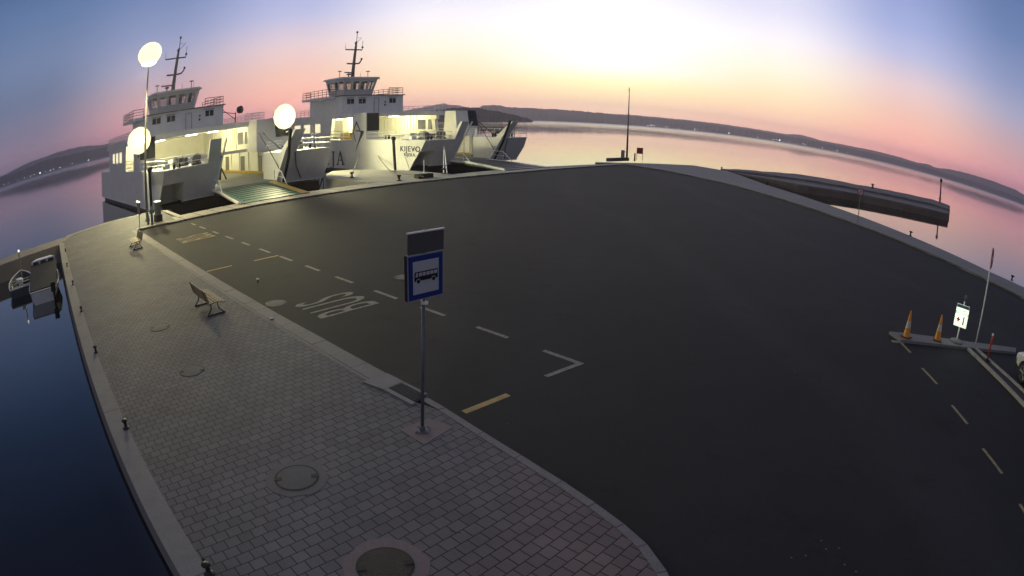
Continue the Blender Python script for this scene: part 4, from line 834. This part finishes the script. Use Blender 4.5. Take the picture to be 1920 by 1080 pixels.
# ------------------------------------------------------------------ signs at the right
kz0, kz1 = -.14, -.02
b = MB(); b.prism([tuple(at(a, c, kz1)[:2]) for a, c in ((1667, 621), (1700, 624), (1815, 640), (1905, 652), (1905, 660), (1815, 651), (1690, 637))], kz0, kz1)
tag(b.build('traffic_island', 'kerbstone', bevel=.01), kind='structure')
b = MB()
pA, pB, pC, pD = (at(a, c, kz1) for a, c in ((1816, 652), (1922, 757), (1830, 652), (1922, 733)))
for q0, q1 in ((pA, pB), (pC, pD)):
    d = (q1 - q0).normalized(); q1 = q0 + d * 9; n = Vector((-d.y, d.x, 0)) * .06; b.prism([tuple((q0 + n)[:2]), tuple((q1 + n)[:2]), tuple((q1 - n)[:2]), tuple((q0 - n)[:2])], kz0, kz1 + .003)
tag(b.build('island_kerb', 'apron'), kind='structure')
dd = (pB - pA).normalized(); e1 = pA + dd * 9; e2 = pC + (pD - pC).normalized() * 9
tag(MB().prism([tuple(pA[:2]), tuple(e1[:2]), tuple(e2[:2]), tuple(pC[:2])], kz0, kz1 - .07).build('island_soil', 'dark_wall'), kind='structure')
M['cone_orange'] = mat('cone_orange', (.78, .32, .03), .5, noise=.2, nscale=6); M['cone_white'] = mat('cone_band', (.55, .52, .45), .4)
def cone(p, label):
    r = empty('traffic_cone', p, .4, label, 'traffic cone', 'traffic cones on the island kerb')
    h = .92; rr = lambda z: .145 - (.145 - .03) * z / h
    body = MB().lathe([(rr(.03), .03), (rr(h), h), (.02, h + .01)], n=24).build('body', 'cone_orange', r, smooth=False)
    for z0, z1 in ((.34, .58),): MB().lathe([(rr(z0) + .003, z0), (rr(z1) + .003, z1)], n=24).build('band', 'cone_white', body)
    MB().prism([(-.19, -.19), (.19, -.19), (.19, .19), (-.19, .19)], 0, .035).build('base', 'cone_foot', r, bevel=.015); return r
M['cone_foot'] = mat('cone_foot', (.10, .02, .015), .6)
c1 = cone(at(1699, 632, -.02), 'orange and white traffic cone standing nearer the tip of the island')
dup(c1, at(1757, 638, -.02), .9, 'orange and white traffic cone standing next to the lit white sign')
# lit white notice
M['lit_board'] = mat('lit_board', (.8, .85, .75), .4, emit=(.80, 1.0, .72), estr=.85); M['sign_red'] = mat('sign_red', (.35, .02, .02), .45); M['text_grey'] = mat('text_grey', (.05, .06, .10), .5)
ls = empty('notice_sign', at(1793, 641, -.02), 0, 'lit white notice with a red cross on a post with a round foot', 'sign')
MB().lathe([(.30, 0), (.30, .05), (.22, .09), (.05, .11)], n=24).build('foot', 'kerbstone', ls); MB().tube([(0, 0, .08), (.02, 0, 1.50)], .032, 10).build('post', 'ship_trim', ls)
sd = Vector((-15.5, -14.5, 0)).normalized(); sxd = Vector((-sd.y, sd.x, 0))
lb = empty('board', (0, 0, 0)); lb.parent = ls; lb.matrix_local = frame(Vector((0, 0, .98)) + sd * .05, sxd, (0, 0, 1))
MB().box((0, 0, 0), (.60, .80, .05)).build('panel', 'lit_board', lb, bevel=.01)
qd('sign_edge', -.30, .30, .28, .40, .030, 'header', lb); qd('letter', -.25, .25, .29, .375, .033, 'header_band', lb)
text('caption', 'street', .12, 'text_grey', lb, Matrix.Translation((.02, .20, .028)), .002); text('caption', 'Emergency', .125, 'text_grey', lb, Matrix.Translation((0, .09, .028)), .002)
b = MB(); b.span(-.20, -.04, -.17, -.11, .026, .030); b.span(-.15, -.09, -.23, -.06, .026, .0305); b.build('cross', 'sign_red', lb); MB().span(.09, .15, -.30, .0, .026, .030).build('extinguisher_symbol', 'sign_red', lb)
b = MB(); b.tube([(.03, 0, 1.4), (.06, 0, 1.62)], .02, 8); b.lathe([(.02, 0), (.07, .03), (.07, .10), (.02, .13)], (.07, 0, 1.60), 12); b.build('sign_lamp', 'steel', ls)
lamp('sign_glow', 'POINT', tuple(sd * .35 + Vector((0, 0, 1.0))), 5, (.82, 1, .75), ls, .2)
# no entry sign
ne = empty('no_entry_sign', at(1827, 654, -.02), 0, 'tall no-entry sign with red disc seen nearly edge on', 'sign')
MB().tube([(0, 0, 0), (.05, 0, 3.68)], .032, 12).build('pole', 'ship_trim', ne, smooth=True)
nd = Vector((sin(R_(146)), cos(R_(146)), 0)); sdn = empty('disc', (0, 0, 0)); sdn.parent = ne; sdn.matrix_local = frame(Vector((.05, 0, 3.32)) + nd * .045, (-nd.y, nd.x, 0), (0, 0, 1))
MB().lathe([(.36, -.012), (.37, 0), (.36, .012)], n=36).build('face', 'sign_red', sdn); MB().span(-.27, .27, -.065, .065, .012, .017).build('bar', 'cone_white', sdn)
# orange flexible post
op = empty('delineator_post', at(1851, 675, -.05), 0, 'slim orange plastic post with pale cap beside the no-entry sign', 'post')
MB().lathe([(.04, .03), (.038, .86), (.03, .88)], n=14).build('tube', 'post_orange' if 'post_orange' in M else mat('post_orange', (.60, .07, .02), .5), op, smooth=True)
MB().lathe([(.045, .88), (.05, .94), (.02, .97)], n=12).build('cap', 'ship_trim', op); MB().lathe([(.11, 0), (.10, .03), (.045, .06)], n=16).build('foot', 'iron', op)
# ------------------------------------------------------------------ white car at the right edge
M['car_white'] = mat('car_paint', (.66, .66, .66), .25); M['rim'] = mat('rim_alloy', (.5, .5, .52), .3, .9); M['head'] = mat('headlight', (.8, .8, .75), .1, emit=(1, .95, .8), estr=.5)
car = empty('parked_car', (17.42, 9.75, -.12), R_(-4), 'white car parked at the right edge, only its front wing and alloy wheel in view', 'car')
def car_body():
    xs = [2.15, 2.05, 1.7, 1.1, .75, .1, -.7, -1.5, -2.0, -2.15]      # along the length (front +)
    lowr = [.35, .24, .2, .2, .2, .2, .2, .2, .26, .4]; belt = [.62, .78, .90, .97, 1.0, 1.02, 1.04, 1.05, 1.0, .8]
    roof = [.64, .82, .95, 1.02, 1.18, 1.50, 1.56, 1.52, 1.20, .84]; hw = [.62, .80, .87, .90, .91, .91, .91, .90, .85, .70]
    rings = []
    for x, l, b1, r_, w in zip(xs, lowr, belt, roof, hw):
        ins = max(0, (r_ - b1)) * .38
        pr = [(-w * .94, l), (-w, (l + b1) / 2), (-w, b1 - .02), (-w + .04 + ins * .1, b1 + .02), (-w + .08 + ins, max(r_ - .05, b1 + .03)), (-w * .55, r_), (0, r_ + .02)]
        pr += [(-a, c) for a, c in pr[-2::-1]]
        rings.append([(a, x, c) for a, c in pr])
    n = len(rings[0]); vs = [v for q in rings for v in q]; fs = []
    for i in range(len(rings) - 1):
        for k in range(n - 1): fs.append((i * n + k, i * n + k + 1, (i + 1) * n + k + 1, (i + 1) * n + k))
        fs.append((i * n + n - 1, i * n, (i + 1) * n, (i + 1) * n + n - 1))
    fs += [tuple(range(n)), tuple((len(rings) - 1) * n + k for k in range(n))[::-1]]
    return MB().add(vs, fs)
cb = car_body().build('body', 'car_white', car, smooth=True)
md = cb.modifiers.new('s', 'SUBSURF'); md.levels = md.render_levels = 2
# wheel arches cut with cylinders
for y in (1.32, -1.32):
    cu = MB().lathe([(.40, -1.2), (.40, 1.2)], (0, y, .34), 28, (1, 0, 0)).build('arch_cutter', 'black'); cu.parent = car; cu.hide_render = True; cu.hide_viewport = True; cu['kind'] = 'helper'
    bo = cb.modifiers.new('b', 'BOOLEAN'); bo.object = cu; bo.operation = 'DIFFERENCE'; bo.solver = 'EXACT'
bpy.context.view_layer.update(); dg = bpy.context.evaluated_depsgraph_get(); me = bpy.data.meshes.new_from_object(cb.evaluated_get(dg)); cb.modifiers.clear(); cb.data = me
for o in [x for x in bpy.data.objects if x.name.startswith('arch_cutter')]: bpy.data.objects.remove(o)
MB().span(-.80, .80, -2.0, 2.0, .22, .62).build('underbody', 'black', car)
for sx_ in (-1, 1):
    b = MB(); b.add([(sx_ * .885, .72, 1.06), (sx_ * .885, -1.55, 1.08), (sx_ * .70, -1.35, 1.44), (sx_ * .70, .12, 1.44)], [(0, 1, 2, 3)]); b.build('side_window', 'glass', car)
    MB().lathe([(.02, -.02), (.10, 0), (.08, .05), (.02, .07)], (sx_ * .68, 2.0, .70), 14, (sx_ * .3, 1, .1)).build('headlight', 'head', car)
    MB().box((sx_ * 1.0, .62, 1.06), (.2, .12, .14)).build('mirror', 'car_white', car, bevel=.03)
    for y in (1.32, -1.32):
        w = MB().lathe([(.20, -.11), (.31, -.11), (.335, -.07), (.335, .07), (.31, .11), (.20, .11)], (sx_ * .80, y, .335), 28, (sx_, 0, 0)).build('wheel', 'black', car, smooth=False)
        b = MB(); ringc = Vector((sx_ * .90, y, .335))
        for k in range(5):
            t = k * 2 * pi / 5 + .3
            for dt in (-.13, .13): b.tube([ringc + Vector((0, cos(t) * .03, sin(t) * .03)), ringc + Vector((sx_ * .01, cos(t + dt) * .225, sin(t + dt) * .225))], .016, 5)
        b.tube([ringc + Vector((0, cos(k * pi / 12) * .232, sin(k * pi / 12) * .232)) for k in range(25)], .012, 5); b.lathe([(.04, -.02), (.045, .01), (.02, .02)], tuple(ringc), 10, (sx_, 0, 0)); b.build('rim', 'rim', w)
# ------------------------------------------------------------------ right quay furniture
lp = empty('lamp_post', (16.23, 89.96, 0), 0, 'thin tall lamp post on the far quay corner against the sunset', 'lamp post')
MB().tube([(0, 0, 0), (0, 0, 6), (0.05, 0, 11.1)], .17, 10, .05).build('pole', 'steel', lp, smooth=True); MB().lathe([(.25, 0), (.25, .05), (.17, .3)], n=12).build('foot', 'steel', lp)
MB().tube([(0, 0, 10.6), (0, 0, 11.3)], .05, 6).build('tip', 'iron', lp)
cb2 = empty('junction_cabinet', (15.5, 89.4, 0), R_(-10), 'narrow grey cabinet at the foot of the far corner lamp post', 'cabinet'); MB().box((0, 0, .75), (.55, .4, 1.5)).build('body', 'steel', cb2, bevel=.02); MB().box((0, -.205, .8), (.45, .02, 1.2)).build('door', 'ship_grey', cb2)
wr = empty('warning_board', (18.6, 91.85, 0), R_(-12), 'red board on two legs on the far quay corner', 'sign'); MB().box((0, 0, 1.45), (.95, .05, .95)).build('board', mat('board_red', (.38, .07, .04), .6, noise=.3, nscale=3), wr)
for x in (-.45, .45): MB().tube([(x, 0, 0), (x, 0, 1.95)], .04, 6).build('leg', 'steel', wr)
pw = empty('parapet_wall', (0, 0, 0), 0, 'low dark wall at the far quay corner left of the lamp post', 'wall'); c_a, c_b = at(1139, 303), at(1177, 301.5); MB().box(((c_a.x + c_b.x) / 2, (c_a.y + c_b.y) / 2, .25), ((c_b - c_a).length, .5, .5), atan2(c_b.y - c_a.y, c_b.x - c_a.x)).build('wall', 'mole', pw, bevel=.04)
pb = empty('short_post', (17.2, 88.6, 0), 0, 'short dark post between the cabinet and the red board on the far corner', 'post'); MB().lathe([(.12, 0), (.11, 1.1), (.05, 1.2)], n=10).build('shaft', 'iron', pb); MB().lathe([(.2, 0), (.2, .05)], n=10).build('foot', 'iron', pb)
rs = empty('round_sign', (27.39, 41.34, 0), 0, 'small round sign on a thin post on the right quay before the breakwater', 'sign')
MB().tube([(0, 0, 0), (.04, 0, 2.9)], .035, 8).build('pole', 'steel', rs); rd_ = Vector((-27, -41, 0)).normalized(); sg = empty('disc', (0, 0, 0)); sg.parent = rs; sg.matrix_local = frame(Vector((.04, 0, 2.6)) + rd_ * .05, (-rd_.y, rd_.x, 0), (0, 0, 1))
MB().lathe([(.30, -.01), (.31, 0), (.30, .01)], n=28).build('rim', 'sign_red', sg); MB().lathe([(.235, .008), (.235, .016)], n=28).build('face', 'sign_edge', sg); b = MB(); b.box((0, 0, .018), (.30, .06, .004), .8); b.build('bar', 'sign_red', sg)
bp_ = empty('beacon_post', (84.6, 92.5, 0), 0, 'harbour light post near the tip of the breakwater', 'beacon'); MB().tube([(0, 0, 0), (0, 0, 4.3)], .22, 8, .14).build('pole', 'iron', bp_); MB().lathe([(.2, 4.2), (.32, 4.3), (.32, 4.8), (.1, 5.1)], n=10).build('lantern', 'iron', bp_)
for i, (px, py) in enumerate([(1636, 353), (1762, 379)]): bb = dup(b0, at(px, py, .05), 0, ['dark bollard on top of the breakwater above the round sign', 'dark bollard at the breakwater tip beside the beacon'][i]); bb['group'] = 'bollards on the breakwater'; bb.scale = (2.4, 2.4, 2.4)
# ------------------------------------------------------------------ left: quay furniture by the ferries
tl = empty('street_lamp', (-27.07, 36.04, 0), 0, 'tall lamp post with a blazing head at the promenade end', 'street lamp')
MB().tube([(0, 0, 0), (0, 0, 5), (0, 0, 12.6)], .12, 12, .06).build('pole', 'steel', tl, smooth=True); MB().lathe([(.22, 0), (.22, .04), (.14, .25), (.12, .3)], n=14).build('foot', 'steel', tl)
hd = MB().box((0, 0, 12.75), (.5, .5, .3), R_(30)).build('lamp_head', 'ship_grey', tl, bevel=.04)
MB().lathe([(.1, -.95), (.45, -.88), (.78, -.66), (.98, -.34), (1.04, 0), (.94, .36), (.70, .66), (.36, .84), (.06, .9)], (0, 0, 12.95), 36).build('glare_globe', 'flood_glare', hd, smooth=True)  # oversized glowing ball imitating the glare round the lamp head
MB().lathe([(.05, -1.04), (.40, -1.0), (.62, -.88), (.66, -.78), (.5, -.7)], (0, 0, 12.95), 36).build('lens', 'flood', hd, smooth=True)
lamp('street_lamp_light', 'SPOT', (1.1, -1.6, 11.7), 5600, (1, .80, .34), hd, .35, (6, -9, 0), 172, .25)
ib = empty('notice_board', (-26.09, 33.6, 0), R_(-38), 'reddish notice board with a bright top highlight on one post near the ferries', 'notice board')
MB().tube([(0, 0, 0), (0, 0, 1.0)], .04, 8).build('post', 'steel', ib); MB().box((0, 0, 1.35), (.78, .06, .82)).build('panel', mat('board_brown', (.22, .13, .12), .6), ib); MB().box((0, -.02, 1.82), (.8, .16, .06)).build('top_highlight', mat('top_lit', (.7, .7, .6), .5, emit=(1, .97, .7), estr=1.6), ib)  # glowing strip stands in for the lamp highlight along the board's top
kb = empty('ticket_kiosk', (-25.59, 35.56, 0), R_(-36), 'grey ticket machine with a bright top edge on a dark plinth', 'ticket machine')
MB().box((0, 0, .25), (.68, .55, .5)).build('plinth', 'ship_dark', kb, bevel=.03); MB().box((0, 0, .95), (.6, .4, .95)).build('cabinet', 'ship_grey', kb, bevel=.03); MB().box((0, 0, 1.47), (.62, .42, .07)).build('top_highlight', bpy.data.materials['top_lit'], kb)  # its top strip also glows, in place of a highlight on the cabinet
hy = empty('service_post', (-25.34, 34.36, 0), R_(-30), 'blue-grey hydrant post with side outlets between the board and the ticket machine', 'hydrant')
M['hyd'] = mat('hydrant_blue', (.10, .15, .19), .45, noise=.3, nscale=10)
b = MB(); b.lathe([(.16, 0), (.16, .04), (.10, .08), (.09, .75), (.15, .80), (.17, 1.0), (.14, 1.12), (.06, 1.2), (.04, 1.3)], n=16); b.build('barrel', 'hyd', hy, smooth=True)
for sx_ in (-1, 1): MB().lathe([(.06, 0), (.06, .14), (.08, .15), (.08, .2)], (sx_ * .12, 0, .92), 12, (sx_, 0, 0)).build('outlet', 'hyd', hy)
b = empty('slim_post', (-25.95, 34.6, 0), 0, 'slim dark post just left of the blue-grey hydrant', 'post'); MB().lathe([(.09, 0), (.07, .5), (.07, .95), (.03, 1.0)], n=10).build('shaft', 'ship_grey', b); MB().lathe([(.13, 0), (.13, .03)], n=10).build('foot', 'iron', b)
# ------------------------------------------------------------------ small boats
M['gelcoat'] = mat('gelcoat', (.70, .72, .74), .3, noise=.15, nscale=2); M['tarp'] = mat('tarp', (.03, .032, .04), .7, noise=.4, nscale=3, bump=.4, bscale=4); M['blue_hull'] = mat('blue_hull', (.05, .065, .10), .4)
def boat_hull(L, W, H, m, parent, rim='gelcoat'):
    st = [(-.5, .80, 0), (-.3, .95, 0), (0, 1, 0), (.25, .86, .03), (.4, .55, .1), (.47, .28, .16), (.5, .04, .22)]; vs = []; fs = []
    prof = [(1, 1), (.93, .55), (.72, .2), (.0, 0)]
    for y, w, sh in st:
        for u, z in prof: vs.append((-u * w * W / 2, y * L - (1 - z) * max(0, y - .2) * .25 * L * .5, z * (H + sh) - .25))
        for u, z in prof[-2::-1]: vs.append((u * w * W / 2, y * L - (1 - z) * max(0, y - .2) * .25 * L * .5, z * (H + sh) - .25))
    n = 7
    for i in range(len(st) - 1):
        for k in range(n - 1): fs.append((i * n + k, i * n + k + 1, (i + 1) * n + k + 1, (i + 1) * n + k))
    fs.append(tuple(range(n)))
    h = MB().add(vs, fs).build('hull', m, parent, smooth=False); md = h.modifiers.new('s', 'SOLIDIFY'); md.thickness = .05
    b = MB(); L_ = [Vector(vs[i * n]) for i in range(len(st))]; R__ = [Vector(vs[i * n + n - 1]) for i in range(len(st))]
    b.tube([L_[0]] + L_[1:] + R__[::-1] + [L_[0]], .045, 6); b.build('gunwale', rim, parent)
    return st
bt = empty('motor_boat', (-27.2, 23.1, WZ), R_(46), 'white motor boat with a dark cover over its cockpit, beside the mole', 'motor boat')
boat_hull(6.6, 2.35, .95, 'gelcoat', bt)
MB().prism([(-1.0, -3.1), (1.0, -3.1), (1.05, 1.0), (-1.05, 1.0)], [.72, .72, 1.45, 1.45], [.78, .78, 1.52, 1.52]).build('cover', 'tarp', bt)
b = MB(); b.prism([(-1.05, 1.0), (1.05, 1.0), (.75, 2.2), (-.75, 2.2)], .7, 1.75, [(-.98, 1.0), (.98, 1.0), (.6, 1.7), (-.6, 1.7)]); cab = b.build('cabin', 'gelcoat', bt, bevel=.05)
[MB().span(x - .22, x + .22, .93, .99, 1.5, 1.68).build('window', 'glass', cab) for x in (-.62, 0, .62)]
b = MB(); b.box((.75, -3.35, .75), (.32, .35, .5)); b.tube([(.75, -3.4, .6), (.75, -3.45, -.2)], .07, 6); b.build('outboard', 'iron', bt)
b = MB(); b.tube([(-1.08, 2.2, .95), (-1.0, 2.2, 1.25), (-.55, 3.0, 1.3), (0, 3.25, 1.32), (.55, 3.0, 1.3), (1.0, 2.2, 1.25), (1.08, 2.2, .95)], .02, 6); b.build('bow_rail', 'steel', bt)
b2 = empty('rowing_boat', (-31.0, 23.6, WZ), R_(50), 'small dark open boat with a short mast at the left edge', 'small boat')
boat_hull(5.2, 2.1, .8, 'blue_hull', b2); [MB().box((0, y, .42), (1.7, .28, .05)).build('thwart', 'ship_grey', b2) for y in (-1.4, -.2, .9)]
MB().tube([(.15, .6, .1), (.1, .6, 2.3)], .04, 8).build('mast', 'wood', b2); MB().lathe([(.04, 2.28), (.08, 2.34), (.05, 2.42)], (.1, .6, 0), 10).build('mast_light', bpy.data.materials['top_lit'], b2)
MB().box((.1, -1.9, .7), (.3, .35, .45)).build('outboard', 'gelcoat', b2, bevel=.04); MB().box((-.1, .1, .55), (.5, .7, .25), .4).build('bundle', 'gelcoat', b2, bevel=.05)
b = MB(); b.tube([at(78, 468, .02), at(78, 478, -.3)], .02, 5); b.build('boat_line', 'rope'); tag(bpy.data.objects['boat_line'], 'short line from the covered motor boat up to the mole', 'rope')
# ------------------------------------------------------------------ haze over the bay
HZ = True
if HZ:
    m = bpy.data.materials.new('haze'); m.use_nodes = True; t = m.node_tree; t.nodes.clear()
    v = N(t, 'ShaderNodeVolumePrincipled'); v.inputs['Color'].default_value = (1, .93, .96, 1); v.inputs['Density'].default_value = 2.1e-4; v.inputs['Anisotropy'].default_value = .7
    o = N(t, 'ShaderNodeOutputMaterial'); t.links.new(v.outputs[0], o.inputs['Volume'])
    hz = MB().box((0, 0, 76), (10000, 10000, 157)).build('haze', m); tag(hz, kind='stuff')
